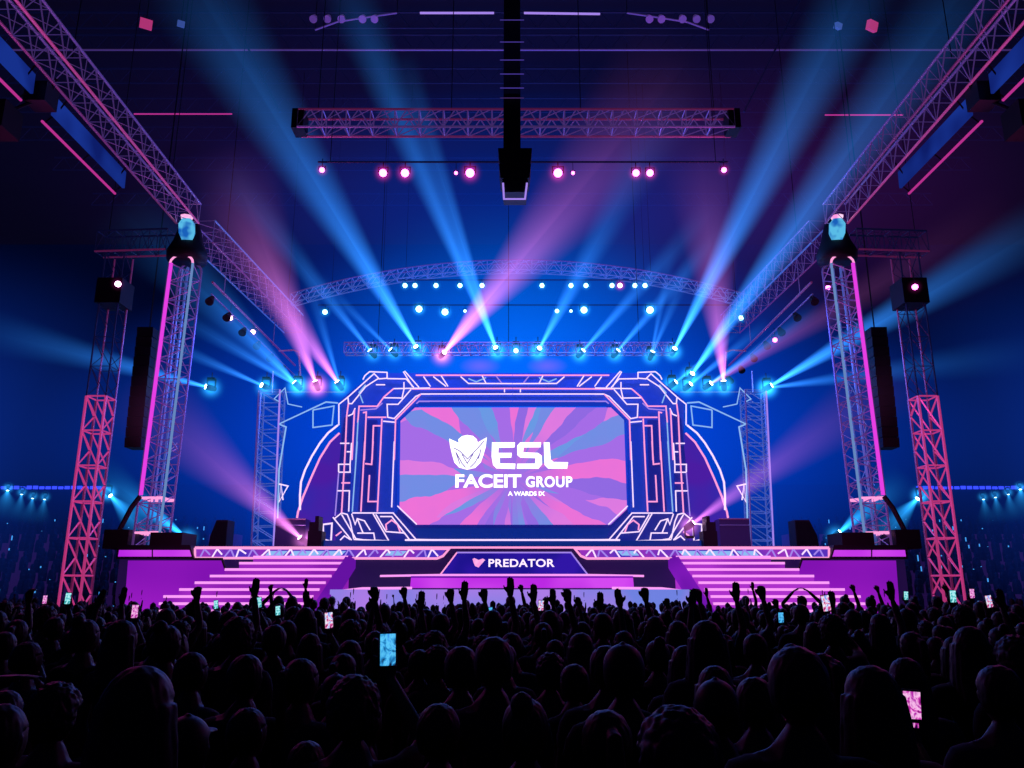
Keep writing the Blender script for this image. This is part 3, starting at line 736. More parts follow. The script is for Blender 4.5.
# ------------------------------------------------------------------ screen surround
YS_ = 33.9
sur = thing('screen_surround', 'large futuristic blue stage frame traced with neon lines around the video screen', 'stage frame', P(512.5, 541, YS_))
CX = 512.5
mir = lambda x, s: CX + s * (CX - x) * -1 if s > 0 else x
for s in (-1, 1):
    f = (lambda x: x) if s < 0 else (lambda x: 2 * CX - x)
    colp = [(341, 512), (341, 400), (347, 394), (374, 373), (398, 373), (398, 402), (417, 402), (399, 420), (396, 512)]
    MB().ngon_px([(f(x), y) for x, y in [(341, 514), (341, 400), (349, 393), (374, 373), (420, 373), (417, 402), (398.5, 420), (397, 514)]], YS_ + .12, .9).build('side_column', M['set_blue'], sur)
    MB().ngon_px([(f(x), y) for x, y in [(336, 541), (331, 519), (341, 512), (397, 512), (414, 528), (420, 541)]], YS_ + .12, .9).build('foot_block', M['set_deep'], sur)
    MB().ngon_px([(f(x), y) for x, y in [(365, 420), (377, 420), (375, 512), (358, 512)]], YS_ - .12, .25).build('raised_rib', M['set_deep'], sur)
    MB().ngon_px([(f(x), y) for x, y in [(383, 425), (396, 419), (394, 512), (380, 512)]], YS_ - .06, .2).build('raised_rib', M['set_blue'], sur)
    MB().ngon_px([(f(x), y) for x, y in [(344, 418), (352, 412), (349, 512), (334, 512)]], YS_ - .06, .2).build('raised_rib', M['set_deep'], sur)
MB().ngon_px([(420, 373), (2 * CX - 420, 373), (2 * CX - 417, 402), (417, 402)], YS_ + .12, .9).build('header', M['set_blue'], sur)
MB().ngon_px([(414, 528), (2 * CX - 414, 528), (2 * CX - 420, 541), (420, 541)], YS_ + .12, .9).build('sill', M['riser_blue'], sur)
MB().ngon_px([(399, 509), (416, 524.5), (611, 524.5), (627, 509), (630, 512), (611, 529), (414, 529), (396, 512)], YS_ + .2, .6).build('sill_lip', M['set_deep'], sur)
ca = lambda x, y: (320 + .1302 * x, 360 + .1302 * y)
cbb = lambda x, y: (300 + .1432 * x, 450 + .1432 * y)
cc = lambda x, y: (320 + .1953 * x, 360 + .1953 * y)
A = [
    ('w', [(145, 500), (145, 340), (215, 285), (415, 105), (450, 140), (350, 205), (245, 335), (220, 335), (215, 290)]),
    ('w', [(330, 150), (345, 120), (380, 90), (515, 95), (515, 140), (450, 145)]), ('w', [(430, 190), (500, 190)]),
    ('w', [(515, 143), (660, 145), (720, 210)]), ('w', [(650, 85), (760, 210)]), ('w', [(640, 90), (710, 205)]),
    ('w', [(565, 220), (845, 215)]), ('p', [(565, 220), (490, 285), (440, 355), (300, 355), (290, 480)]), ('w', [(490, 290), (630, 292), (645, 225), (645, 170)]),
    ('w', [(700, 225), (600, 340), (515, 340), (520, 440), (570, 450), (735, 280), (775, 262), (845, 262)]),
    ('p', [(775, 262), (580, 460), (570, 768)]), ('v', [(845, 318), (760, 318), (740, 335)]), ('w', [(215, 430), (250, 415), (270, 370)]),
    ('p', [(218, 335), (205, 430), (190, 768)]), ('p', [(265, 380), (245, 768)]), ('c', [(298, 360), (275, 768)]), ('p', [(330, 405), (355, 400), (340, 768)]),
    ('p', [(365, 440), (510, 440)]), ('p', [(475, 450), (460, 768)]), ('p', [(465, 505), (410, 505), (400, 768)]), ('w', [(485, 470), (575, 478)]),
    ('w', [(155, 640), (225, 640)]), ('w', [(205, 705), (240, 705)]), ('v', [(310, 385), (430, 375), (480, 330)]), ('c', [(350, 190), (300, 250), (330, 330)])]
B = [('p', [(320, -70), (290, 440)]), ('w', [(270, 155), (270, 100), (350, 100), (360, -50)]), ('w', [(270, 155), (350, 155), (350, 100)]), ('p', [(290, 230), (350, 230)]),
     ('w', [(260, 285), (345, 285), (340, 430)]), ('v', [(270, 160), (245, 460)]), ('c', [(400, -60), (365, 430)]), ('p', [(452, -60), (425, 430)]), ('p', [(510, -60), (500, 100), (455, 95)]),
     ('p', [(565, -60), (540, 430)]), ('p', [(485, 175), (475, 360), (540, 360)]), ('w', [(658, -60), (640, 400)]), ('w', [(680, 390), (815, 520)]),
     ('w', [(240, 480), (290, 440), (330, 450), (350, 500), (375, 620)]), ('w', [(230, 470), (360, 630)]), ('w', [(290, 450), (390, 620), (525, 640), (515, 580), (400, 580)]),
     ('w', [(365, 440), (650, 440), (810, 625)]), ('w', [(360, 445), (385, 520), (400, 480), (450, 495), (490, 560)]), ('w', [(400, 480), (440, 580)]), ('w', [(510, 445), (620, 635)]),
     ('w', [(530, 450), (600, 570), (730, 580), (760, 620), (740, 635)]), ('w', [(560, 465), (640, 465), (760, 620)]), ('p', [(605, 560), (600, 520), (640, 490), (680, 520), (700, 575)]),
     ('w', [(375, 625), (620, 635)]), ('w', [(280, 630), (310, 600), (350, 625)]), ('p', [(250, 600), (290, 570)]), ('w', [(810, 625), (1060, 630)])]
Cc = [('p', [(490, 78), (985, 78)]), ('w', [(530, 85), (565, 135)]), ('w', [(580, 85), (645, 135)]), ('w', [(620, 80), (655, 135)]), ('w', [(720, 85), (760, 120), (985, 121)]),
      ('p', [(470, 148), (985, 146)]), ('w', [(520, 174), (985, 174)]), ('v', [(505, 211), (985, 211)]), ('w', [(830, 80), (850, 120)]), ('v', [(900, 80), (930, 118)]), ('w', [(945, 165), (945, 148)]), ('c', [(760, 95), (800, 112), (850, 90)])]
Rn = .029
for s in (-1, 1):
    f = (lambda x: x) if s < 0 else (lambda x: 2 * CX - x)
    for conv, lst in ((ca, A), (cbb, B), (cc, Cc)):
        for kk, pl in lst:
            pts = [conv(*p_) for p_ in pl]
            yy = YS_ - .16 if conv is not cc else YS_ - .02
            MB().tube([P(f(x), y, yy) for x, y in pts], Rn * (1.15 if kk == 'p' else 1), 5).build('neon_strip', M[kk], sur)

# curved wings either side
for s in (-1, 1):
    f = (lambda x: x) if s < 0 else (lambda x: 2 * CX - x)
    sd = 'left' if s < 0 else 'right'
    t = thing('curved_wing', 'violet curved wing panel with white and pink arcs on the %s of the surround' % sd, 'stage panel', P(f(320), 541, 34.6))
    arcp = [(339.5, 433), (330, 442), (320, 458), (311, 478), (303, 497), (298, 512), (297, 518)]
    MB().ngon_px([(f(x), y) for x, y in arcp + [(297, 541), (341, 541), (341, 433)]], 34.7, .12).build('panel', M['set_violet'], t)
    MB().tube([P(f(x), y, 34.6) for x, y in arcp], .045).build('pink_arc', M['p'], t)
    arcw = [(338, 425), (328, 433), (320, 443), (312, 456), (305, 470), (301, 482), (300, 495), (300, 510)]
    MB().tube([P(f(x), y, 34.5) for x, y in arcw], .045).build('white_arc', M['w'], t)
    # little deck side lantern frame
    t = thing('side_lantern', 'small neon outlined lantern box at the %s foot of the surround' % sd, 'lantern', P(f(328), 541, 33.6))
    MB().ngon_px([(f(x), y) for x, y in [(323.5, 524.5), (331.5, 523.5), (331, 541), (323.5, 540)]], 33.65, .4).build('box', M['set_deep'], t)
    MB().tube([P(f(x), y, 33.6) for x, y in [(323, 524.5), (332, 523.3), (331, 541.5), (323.5, 539.5)]], .035, closed=True).build('outline_tube', M['w'], t)
    # scaffold tower
    t = truss('scaffold_tower', 'blue lit ladder like scaffold tower standing %s of the surround' % sd, 'truss tower', P(f(262), 543, 35.4) * Vector((1, 1, 0)) + Vector((0, 0, zd)) if False else Vector((P(f(266), 540, 35.4).x, 35.4, zd)), Vector((P(f(272), 392, 35.4).x, 35.4, P(0, 392, 35.4).z)), .95, .8, 12,
              [M['v'], M['steel_blue'], M['steel_violet'], M['steel_blue'], M['steel_blue']], .04, up=Vector((0, 1, 0)), lac=.6)
    MB().tube([P(f(258), 531, 35), P(f(253), 531, 35), P(f(261), 392, 35), P(f(272), 392, 35), P(f(273), 371, 35)], .03, 4).build('outer_rail', M['steel_blue'], t)
    MB().tube([P(f(277), 540, 35), P(f(279), 470, 35), P(f(286), 427, 35), P(f(279), 424, 35), P(f(326), 402, 35), P(f(338), 403, 35)], .035, 4).build('cross_arm', M['c'], t)
    MB().tube([P(f(x), y, 35) for x, y in [(313, 410), (313, 427.5), (332, 425), (334, 406)]], .03, 4, closed=True).build('arm_frame', M['c'], t)
    MB().tube([P(f(x), y, 35) for x, y in [(280, 402), (274, 399), (285, 388), (288, 404), (302, 407)]], .025, 4).build('cable_loop', M['c'], t)
    MB().tube([P(f(x), y, 34.9) for x, y in [(279, 484), (288, 486), (279, 502), (281, 484), (283, 500)]], .03, 4).build('hook_frame', M['w'], t)
    MB().tube([P(f(x), y, 35.2) for x, y in [(279, 351), (293, 350), (299, 352), (301, 390)]], .04, 5).build('mast', M['steel_pink'], t)
    MB().tube([P(f(266), 392, 35.3), P(f(345), 392, 35.3)], .03, 4).build('lamp_bar', M['steel_blue'], t)

# things on deck


def wedge_speaker(x0, x1, y0, y1, Y, label, flip=1):
    t = thing('floor_speaker', label, 'speaker', P((x0 + x1) / 2, y1, Y))
    a = P(x0, y1, Y); b = P(x1, y0, Y); z0 = zd
    w = abs(b.x - a.x); xa, xb = min(a.x, b.x), max(a.x, b.x)
    sh = .35 * w
    pr = [(xa, Y, z0), (xb, Y, z0), (xb, Y, b.z), (xa + sh, Y, b.z), (xa + .05, Y, z0 + .5 * (b.z - z0))] if flip > 0 else [(xa, Y, z0), (xb, Y, z0), (xb - .05, Y, z0 + .5 * (b.z - z0)), (xb - sh, Y, b.z), (xa, Y, b.z)]
    cab = MB().prism(pr, (0, .8, 0)).build('cabinet', M['black'], t)
    MB().prism([(p_[0] * .98 + .02 * (xa + xb) / 2, p_[1] - .03, z0 + .06 + (p_[2] - z0) * .9) for p_ in pr], (0, .03, 0)).build('grille', M['rubber'], cab)


wedge_speaker(208, 228, 520, 547, 32, 'black speaker stack standing on the deck at left')
wedge_speaker(797, 817, 520, 547, 32, 'black speaker stack standing on the deck at right', -1)
for s, l in ((-1, 'left'), (1, 'right')):
    f = (lambda x: x) if s < 0 else (lambda x: 2 * CX - x)
    t = thing('monitor_stack', 'black equipment stack just outside the lantern box on the %s' % l, 'equipment', P(f(314), 541, 32.2))
    for x0, x1, y0, y1 in ((307, 322, 531, 546), (309, 319, 522, 531), (315, 319, 516, 522)):
        a = P(f(x0), y1, 32.2); b = P(f(x1), y0, 32.2)
        MB().box((a.x, 32.2, max(zd, a.z)), (b.x, 32.9, b.z)).build('case', M['black'], t)
    t = thing('flight_case', 'dark violet flight case with a lit top edge beside the %s scaffold tower' % l, 'case', P(f(290), 541, 33.4))
    a = P(f(274), 546, 33.4); b = P(f(306), 519, 33.4)
    MB().box((a.x, 33.4, zd), (b.x, 34.2, b.z)).build('body', M['navy'], t)
    MB().tube([(a.x, 33.37, b.z), (b.x, 33.37, b.z)], .03, 4).build('top_edge', M['steel_pink'], t)
    MB().tube([(a.x, 33.37, b.z - .25), (b.x, 33.37, b.z - .25)], .02, 4).build('rim', M['steel_violet'], t)

# ------------------------------------------------------------------ blue haze behind and above the stage, its glow painted as emission


def haze(name, label, loc, rad, col, S, power=1.6):
    m = nmat(name + '_volume'); nt = m.node_tree; N = nt.nodes.new; K = nt.links.new
    out = N('ShaderNodeOutputMaterial'); pv = N('ShaderNodeVolumePrincipled'); K(pv.outputs[0], out.inputs['Volume'])
    pv.inputs['Density'].default_value = 0; pv.inputs['Emission Color'].default_value = (*col, 1)
    tc = N('ShaderNodeTexCoord'); ln = N('ShaderNodeVectorMath'); ln.operation = 'LENGTH'; K(tc.outputs['Object'], ln.inputs[0])
    qv = mth(nt, 'MAXIMUM', mth(nt, 'SUBTRACT', 1, ln.outputs['Value']), 0)
    K(mth(nt, 'MULTIPLY', mth(nt, 'POWER', qv, power), S), pv.inputs['Emission Strength'])
    m.cycles.volume_step_rate = .6
    bm = bmesh.new(); bmesh.ops.create_icosphere(bm, subdivisions=3, radius=1); me = bpy.data.meshes.new(name); bm.to_mesh(me); bm.free(); me.materials.append(m)
    o = obj(name, me, None, loc); o.scale = rad
    return tag(o, label, 'haze', None, 'stuff')


haze('blue_haze', 'deep blue glowing haze filling the space behind the stage', (0, 50, 11.5), (31, 8.5, 13.5), (.0, .085, 1.0), .112, 1.15)
haze('blue_haze', 'bright azure haze above the screen surround', (0, 42.5, 15.0), (13, 4, 9.5), (.0, .24, 1.0), .11, 1.4)
haze('blue_haze', 'navy haze high above the stage under the roof', (0, 40, 21), (20, 8, 8), (.0, .07, .9), .03, 1.1)
haze('violet_haze', 'faint violet haze under the roof at the upper left', (-12, 36, 22), (13, 8, 7), (.1, .02, .3), .006, 1.2)
haze('violet_haze', 'faint violet haze under the roof at the upper right', (14, 36, 21), (15, 8, 8), (.2, .02, .34), .012, 1.2)
haze('blue_haze', 'dim navy haze around the left towers', (-28, 36, 9), (15, 5, 10), (.01, .08, .8), .045, 1.2)
haze('blue_haze', 'dim navy haze around the right towers', (28, 36, 9), (15, 5, 10), (.01, .08, .8), .045, 1.2)
for x, l in ((455, 'left'), (602, 'right')):
    haze('violet_haze', 'small violet glow in the haze just above the surround, %s of centre' % l, P(x + (25 if l == 'left' else -55), 366, 37.5), (1.1, .5, .5), (.6, .02, .8), .45, 1.3)

# ------------------------------------------------------------------ side stands
mspk = M['speck']
for s in (-1, 1):
    sd = 'left' if s < 0 else 'right'
    t = thing('grandstand', 'dark tiered grandstand behind the %s towers' % sd, 'grandstand', (s * 32, 46, 0))
    for k in range(9):
        MB().box((s * 17.5, 42 + k * 1.2, 0), (s * 45.5, 43.2 + k * 1.2, .5 + k * .62)).build('tier', M['navy'], t)
    MB().box((s * 17.5, 53.2, 0), (s * 45.5, 53.6, 8.8)).build('rear_fascia', M['wall'], t)
    rr = random.Random(11 + s); led = MB()
    for k in range(42):
        x = s * (27.0 + k * .42); led.box((x - .15, 53.1, 8.5), (x + .15, 53.18, 8.66 + rr.uniform(0, .06)))
    led.build('ribbon_light', emit('ribbon_blue', (.03, .05, .95), 1.6), t)
    mb = MB(); spk = MB()
    for k in range(9):
        for i in range(46):
            x = s * (18 + i * .6 + rr.uniform(-.15, .15)); y = 42.6 + k * 1.2 + rr.uniform(-.2, .2); z = .5 + k * .62 + rr.uniform(-.1, .1) + .5
            mb.lathe([(-.45, .24), (.0, .26), (.28, .2), (.36, .08), (.42, .1), (.54, .12), (.66, .03)], 6, Matrix.Translation((x, y, z)))
            if rr.random() < .22: spk.box((x - .03, y - .3, z + .2 + rr.random() * .3), (x + .03, y - .28, z + .26 + rr.random() * .3))  # glowing dots stand in for light caught by the audience
    o = mb.build('stand_audience', pbr('audience_dark', (.03, .03, .06), .8)); tag(o, 'mass of seated spectators in the %s grandstand' % sd, 'audience', None, 'stuff')
    o = spk.build('glint_specks', mspk); tag(o, 'tiny blue painted glints of light among the %s grandstand audience' % sd, 'painted glints', None, 'stuff')

# ------------------------------------------------------------------ people


def skin_mesh(verts, edges, sub=1):
    me = bpy.data.meshes.new('sk'); me.from_pydata([v[0] for v in verts], edges, [])
    o = bpy.data.objects.new('sk', me); C.objects.link(o)
    md = o.modifiers.new('s', 'SKIN'); md.use_smooth_shade = True
    lay = me.skin_vertices[0].data
    for i, v in enumerate(verts):
        r = v[1]; lay[i].radius = (r, r) if not isinstance(r, tuple) else r
    lay[0].use_root = True
    if sub: m2 = o.modifiers.new('u', 'SUBSURF'); m2.levels = sub
    dg = bpy.context.evaluated_depsgraph_get(); r = bpy.data.meshes.new_from_object(o.evaluated_get(dg))
    bpy.data.objects.remove(o); return r


def remesh(mes, vox, mats, name, smooth_it=2):
    bm = bmesh.new()
    for m_ in mes: bm.from_mesh(m_)
    me = bpy.data.meshes.new('j'); bm.to_mesh(me); bm.free()
    o = bpy.data.objects.new('j', me); C.objects.link(o)
    md = o.modifiers.new('r', 'REMESH'); md.mode = 'VOXEL'; md.voxel_size = vox; md.use_smooth_shade = True
    if smooth_it: s_ = o.modifiers.new('s', 'SMOOTH'); s_.factor = .5; s_.iterations = smooth_it
    dg = bpy.context.evaluated_depsgraph_get(); r = bpy.data.meshes.new_from_object(o.evaluated_get(dg)); r.name = name
    bpy.data.objects.remove(o); r.materials.clear()
    for m_ in mats: r.materials.append(m_)
    return r


def capsule(mb, p, q_, r1, r2, n=8):
    p, q_ = Vector(p), Vector(q_); d = (q_ - p).normalized()
    mb.tube([p - d * r1 * .9, p - d * r1 * .5, p, q_, q_ + d * r2 * .5, q_ + d * r2 * .9], [r1 * .35, r1 * .85, r1, r2, r2 * .85, r2 * .35], n)


def hand(mb, w, f, n, side, curl):
    """palm + four unequal fingers + thumb; w wrist, f finger direction, n palm normal, side = towards the thumb"""
    w, f, n = Vector(w), Vector(f).normalized(), Vector(n).normalized(); s = Vector(side).normalized()
    lens = [.062, .08, .085, .075]          # little .. index
    for i in range(4):
        k = w + f * (.088 + .004 * (i in (1, 2))) + s * ((i - 1.5) * .021)
        capsule(mb, w + s * ((i - 1.5) * .012), k, .016, .0125, 6)
        d = f.copy(); p = k; L = lens[i]
        ax = f.cross(n).normalized()
        for sg, fr in enumerate((.45, .3, .25)):
            d = Quaternion(ax, curl * (.6 if sg == 0 else .5)) @ d
            e = p + d * L * fr; capsule(mb, p, e, .0105 - .001 * sg, .0098 - .001 * sg, 6); p = e
    b = w + f * .03 + s * .026
    d1 = (f * .7 + s * .75 + n * .25).normalized(); e = b + d1 * .042; capsule(mb, b, e, .014, .012, 6)
    d2 = (f * .95 + s * .25 + n * .35).normalized(); capsule(mb, e, e + d2 * .034, .0115, .01, 6)


def limb(a, b, c):
    return [Vector(a), Vector(b), Vector(c)]


SH = (.2, -.01, 1.42)
DOWN = dict(e=(.245, -.02, 1.15), w=(.25, .06, .92), f=(0, .15, -1), n=(-1, 0, 0), s=(0, 1, 0), c=.35)
UP = dict(e=(.25, .06, 1.66), w=(.2, .1, 1.92), f=(.05, .05, 1), n=(0, 1, 0), s=(-1, 0, 0), c=.1)
VUP = dict(e=(.33, .05, 1.62), w=(.36, .1, 1.88), f=(.2, .1, 1), n=(0, 1, 0), s=(-1, 0, 0), c=.25)
FISTUP = dict(e=(.3, .08, 1.6), w=(.24, .1, 1.86), f=(-.05, .05, 1), n=(0, 1, 0), s=(-1, 0, 0), c=1.3)
PHIGH = dict(e=(.27, .2, 1.5), w=(.09, .33, 1.76), f=(-.05, 0, 1), n=(0, -1, 0), s=(-1, 0, 0), c=.25)
PSIDE = dict(e=(.3, .1, 1.2), w=(.3, .36, 1.47), f=(-.05, 0, 1), n=(0, -1, 0), s=(-1, 0, 0), c=.25)
CLAP = dict(e=(.26, .22, 1.3), w=(.08, .36, 1.5), f=(-.25, .1, 1), n=(-1, 0, 0), s=(0, -1, 0), c=.1)
RING = dict(e=(.36, .02, 1.62), w=(.13, .05, 1.86), f=(-.8, 0, .5), n=(0, 0, -1), s=(0, -1, 0), c=.5)
OUT = dict(e=(.42, .1, 1.56), w=(.64, .22, 1.68), f=(.75, .5, .05), n=(0, 0, -1), s=(-.5, .8, 0), c=.15)
POSES = dict(stand=(DOWN, DOWN), arm_up=(UP, DOWN), arms_up=(VUP, VUP), fist=(FISTUP, DOWN), phone_high=(PHIGH, DOWN), phone_side=(PSIDE, DOWN), clap=(CLAP, CLAP), ring=(RING, RING), out=(OUT, DOWN))


def head_bits():
    bm = bmesh.new()
    bmesh.ops.create_icosphere(bm, subdivisions=3, radius=1)
    for v in bm.verts:
        x, y, z = v.co
        jaw = 1 - .22 * max(0, -z) ** 1.5
        v.co = Vector((x * .076 * jaw, y * .097 * (1 - .08 * max(0, -z)) + .012 + (.012 * max(0, -z) if y > 0 else -.01 * max(0, -z)), z * .112 + 1.648))
    me = bpy.data.meshes.new('h'); bm.to_mesh(me); bm.free()
    mb = MB()
    capsule(mb, (0, .1, 1.665), (0, .122, 1.635), .008, .013)              # nose
    capsule(mb, (-.02, .1, 1.597), (.02, .1, 1.597), .009, .009)           # lips
    capsule(mb, (-.03, .088, 1.68), (-.045, .082, 1.68), .009, .008); capsule(mb, (.03, .088, 1.68), (.045, .082, 1.68), .009, .008)   # brows over the eyes
    capsule(mb, (0, .085, 1.558), (0, .095, 1.56), .02, .015)              # chin
    for s in (-1, 1):
        capsule(mb, (s * .078, .0, 1.665), (s * .076, .006, 1.625), .014, .009)   # ears
    return me, mb.mesh('f', M['black'])


def jitter_mats(base, n, name, rough=.7):
    out_ = []
    for k in range(n):
        c = base[k % len(base)]; out_.append(pbr(name, c, rough, 0, noise=.25, scale=9))
    return out_


SKIN = jitter_mats([(.1, .055, .04), (.06, .035, .025), (.12, .075, .055)], 3, 'skin', .5)
HAIR = jitter_mats([(.006, .005, .005), (.014, .009, .007), (.03, .018, .012), (.006, .006, .008)], 4, 'hair', .5)
SHIRT = jitter_mats([(.012, .012, .02), (.03, .03, .05), (.05, .012, .03), (.02, .03, .06), (.008, .008, .01), (.06, .06, .07)], 6, 'shirt_cloth', .85)
PANTS = jitter_mats([(.01, .012, .025), (.012, .012, .014)], 2, 'trouser_cloth', .9)


def make_pose(pose):
    Rr, Ll = POSES[pose]
    V = [((0, 0, .95), (.14, .1)), ((0, .01, 1.1), (.125, .09)), ((0, .0, 1.27), (.155, .105)), ((0, -.01, 1.4), (.13, .085)), ((0, -.012, 1.47), .066), ((0, .005, 1.57), .058)]
    Ed = [(0, 1), (1, 2), (2, 3), (3, 4), (4, 5)]
    hb = MB()
    for s, Q in ((1, Rr), (-1, Ll)):
        g = lambda p: (p[0] * s, p[1], p[2])
        k = len(V)
        V += [(g(SH), .058), (g(Q['e']), .042), (tuple(Vector(g(Q['e'])).lerp(Vector(g(Q['w'])), .35)), .04), (g(Q['w']), .026)]
        Ed += [(3, k), (k, k + 1), (k + 1, k + 2), (k + 2, k + 3)]
        hand(hb, g(Q['w']), g(Q['f']), g(Q['n']), g(Q['s']), Q['c'] if True else 0)
        k = len(V)
        V += [((s * .09, 0, .9), .088), ((s * .105, .015, .52), .058), ((s * .108, -.01, .36), .056), ((s * .11, -.02, .09), .038), ((s * .13, .13, .035), .034)]
        Ed += [(0, k), (k, k + 1), (k + 1, k + 2), (k + 2, k + 3), (k + 3, k + 4)]
    body = skin_mesh(V, Ed, 1)
    h1, h2 = head_bits()
    me = remesh([body, h1, h2, hb.mesh('hb', M['black'])], .0095, [SKIN[0]], 'person_' + pose, 1)
    low = remesh([body, h1, hb.mesh('hb', M['black'])], .05, [SHIRT[4]], 'low_' + pose, 0)
    # shirt
    V2 = [((0, 0, .9), (.155, .115)), ((0, .01, 1.1), (.145, .11)), ((0, .0, 1.27), (.175, .122)), ((0, -.01, 1.4), (.15, .1)), ((0, -.006, 1.46), .075)]
    E2 = [(0, 1), (1, 2), (2, 3), (3, 4)]
    for s, Q in ((1, Rr), (-1, Ll)):
        g = lambda p: (p[0] * s, p[1], p[2]); k = len(V2)
        a = Vector(g(SH)); b = Vector(g(Q['e']))
        V2 += [(tuple(a), .074), (tuple(a.lerp(b, .7)), .06)]; E2 += [(3, k), (k, k + 1)]
    sh = remesh([skin_mesh(V2, E2, 1)], .017, [SHIRT[0]], 'shirt_' + pose, 1)
    return me, sh, low


BODY = {}
for pz in POSES: BODY[pz] = make_pose(pz)
V3 = [((0, 0, .95), (.15, .112))]; E3 = []
for s in (-1, 1):
    k = len(V3); V3 += [((s * .09, 0, .88), .1), ((s * .105, .015, .52), .074), ((s * .11, -.015, .12), .062)]; E3 += [(0, k), (k, k + 1), (k + 1, k + 2)]
TROUS = remesh([skin_mesh(V3, E3, 1)], .02, [PANTS[0]], 'trousers', 1)


def hair_mesh(kind):
    """solid hair volume sitting over the back and top of the skull; the face shows in front of it"""
    from mathutils import noise
    bm = bmesh.new(); bmesh.ops.create_icosphere(bm, subdivisions=4, radius=1)
    t_ = 1.3 if kind == 'curly' else 1.1
    for v in bm.verts:
        x, y, z = v.co
        X, Y_, Z = x * .082 * t_ * (1 + .13 * max(0, z)), y * .1 * t_ - .014, z * .113 * (t_ * .98) + 1.658
        low_f = 1.69 if kind != 'cap' else 1.70
        if Z < low_f and Y_ > -.005: Y_ = -.005 + (Y_ + .005) * max(0, 1 - (low_f - Z) / .012) * .9; X *= .93 if Z > 1.64 else .8
        nape = 1.585 if kind in ('short', 'cap') else 1.56
        if Z < nape: Z = nape - (nape - Z) * .15; X *= .85
        v.co = (X, Y_, Z)
    me = bpy.data.meshes.new('hair0'); bm.to_mesh(me); bm.free()
    mb = MB()
    if kind == 'long':
        for i in range(11):
            a = PI * (i / 10); x = -math.cos(a) * .082; y = -.01 - math.sin(a) * .08
            mb.tube([(x, y, 1.68), (x * 1.12, y * 1.12, 1.58), (x * 1.22, y * 1.15, 1.48), (x * 1.15, y * 1.2 - .02, 1.36 + .03 * (i % 2)), (x * 1.0, y * 1.2 - .02, 1.3 + .03 * (i % 3))], [.026, .03, .032, .026, .008], 8)
    if kind == 'bun':
        mb.lathe([(-.05, .01), (-.035, .035), (0, .046), (.03, .036), (.045, .01)], 12, Matrix.Translation((0, -.085, 1.765)))
    if kind == 'tail':
        mb.tube([(0, -.09, 1.72), (0, -.15, 1.7), (0, -.165, 1.6), (.01, -.15, 1.48), (.01, -.14, 1.4)], [.02, .03, .036, .028, .006], 10)
    if kind == 'cap':
        pts = [(math.sin(a) * .078, .085 + math.cos(a) * .075, 1.7) for a in [-1.3 + 2.6 * k / 8 for k in range(9)]]
        mb.prism([(-.072, .05, 1.7)] + pts + [(.072, .05, 1.7)], (0, 0, .014))
        mb.lathe([(0, .012), (.008, .008)], 8, Matrix.Translation((0, -.012, 1.782)))
    r = remesh([me] + ([mb.mesh('x', M['black'])] if mb.v else []), .0075, [HAIR[0]], 'hair_' + kind, 1)
    if kind != 'cap':
        amp = .011 if kind == 'curly' else .004; fr = 45 if kind == 'curly' else 60
        for v in r.vertices:
            c = v.co; d = noise.noise(Vector((c.x * fr, c.y * fr, c.z * (fr if kind == 'curly' else 14)))) * amp
            n_ = Vector((c.x, c.y, c.z - 1.65)).normalized(); v.co = c + n_ * d
    return r


HM = {k: hair_mesh(k) for k in ('short', 'long', 'bun', 'tail', 'cap', 'curly')}
# one mesh copy per material colour so that copies can share data
_var = {}


def variant(me, mats, k):
    key = (me.name, k % len(mats))
    if key not in _var:
        c = me.copy(); c.materials.clear(); c.materials.append(mats[k % len(mats)]); _var[key] = c
    return _var[key]


def person(x, y, s, rz, pose, hair, seed, label, group=None, mirror=False):
    me, sh, low = BODY[pose]
    o = bpy.data.objects.new('person', variant(me, SKIN, seed)); C.objects.link(o)
    o.location = (x, y, 0); o.rotation_euler = (0, 0, rz); o.scale = (-s if mirror else s, s, s)
    tag(o, label, 'person', group)
    for nm, m_, mats in (('hair' if hair != 'cap' else 'cap', HM[hair], HAIR), ('shirt', sh, SHIRT), ('trousers', TROUS, PANTS)):
        obj(nm, variant(m_, mats, seed * 3 + 1), o)
    return o


HL = {'short': 'short hair', 'long': 'long loose hair', 'bun': 'hair in a bun', 'tail': 'a ponytail', 'cap': 'a cap', 'curly': 'big curly hair'}
PL = {'stand': 'with arms down', 'arm_up': 'with one open hand raised', 'arms_up': 'with both arms raised wide', 'fist': 'with one fist raised', 'clap': 'clapping in front of the chest', 'ring': 'joining both hands over the head', 'out': 'stretching one arm sideways'}
PS = {'stand': 'arms down', 'clap': 'clapping', 'fist': 'fist raised', 'arm_up': 'open hand raised'}
people = []      # (x, y, scale)


def head_at(px, py, wpx):
    """standing place of a person whose head top is at px,py and whose head with hair is wpx wide"""
    d = F * .185 / wpx
    k = d; ang_h = math.atan((py - 384) / F) - PITCH
    # depth d is along the camera axis
    dy = (384 - py) / F; Y = d * (CP - dy * SP); z = H + (SP + dy * CP) * d; x = (px - 512) / F * d
    return x, Y, z


cover = np.zeros((768, 1024), dtype=bool)
yy_, xx_ = np.mgrid[0:768, 0:1024]


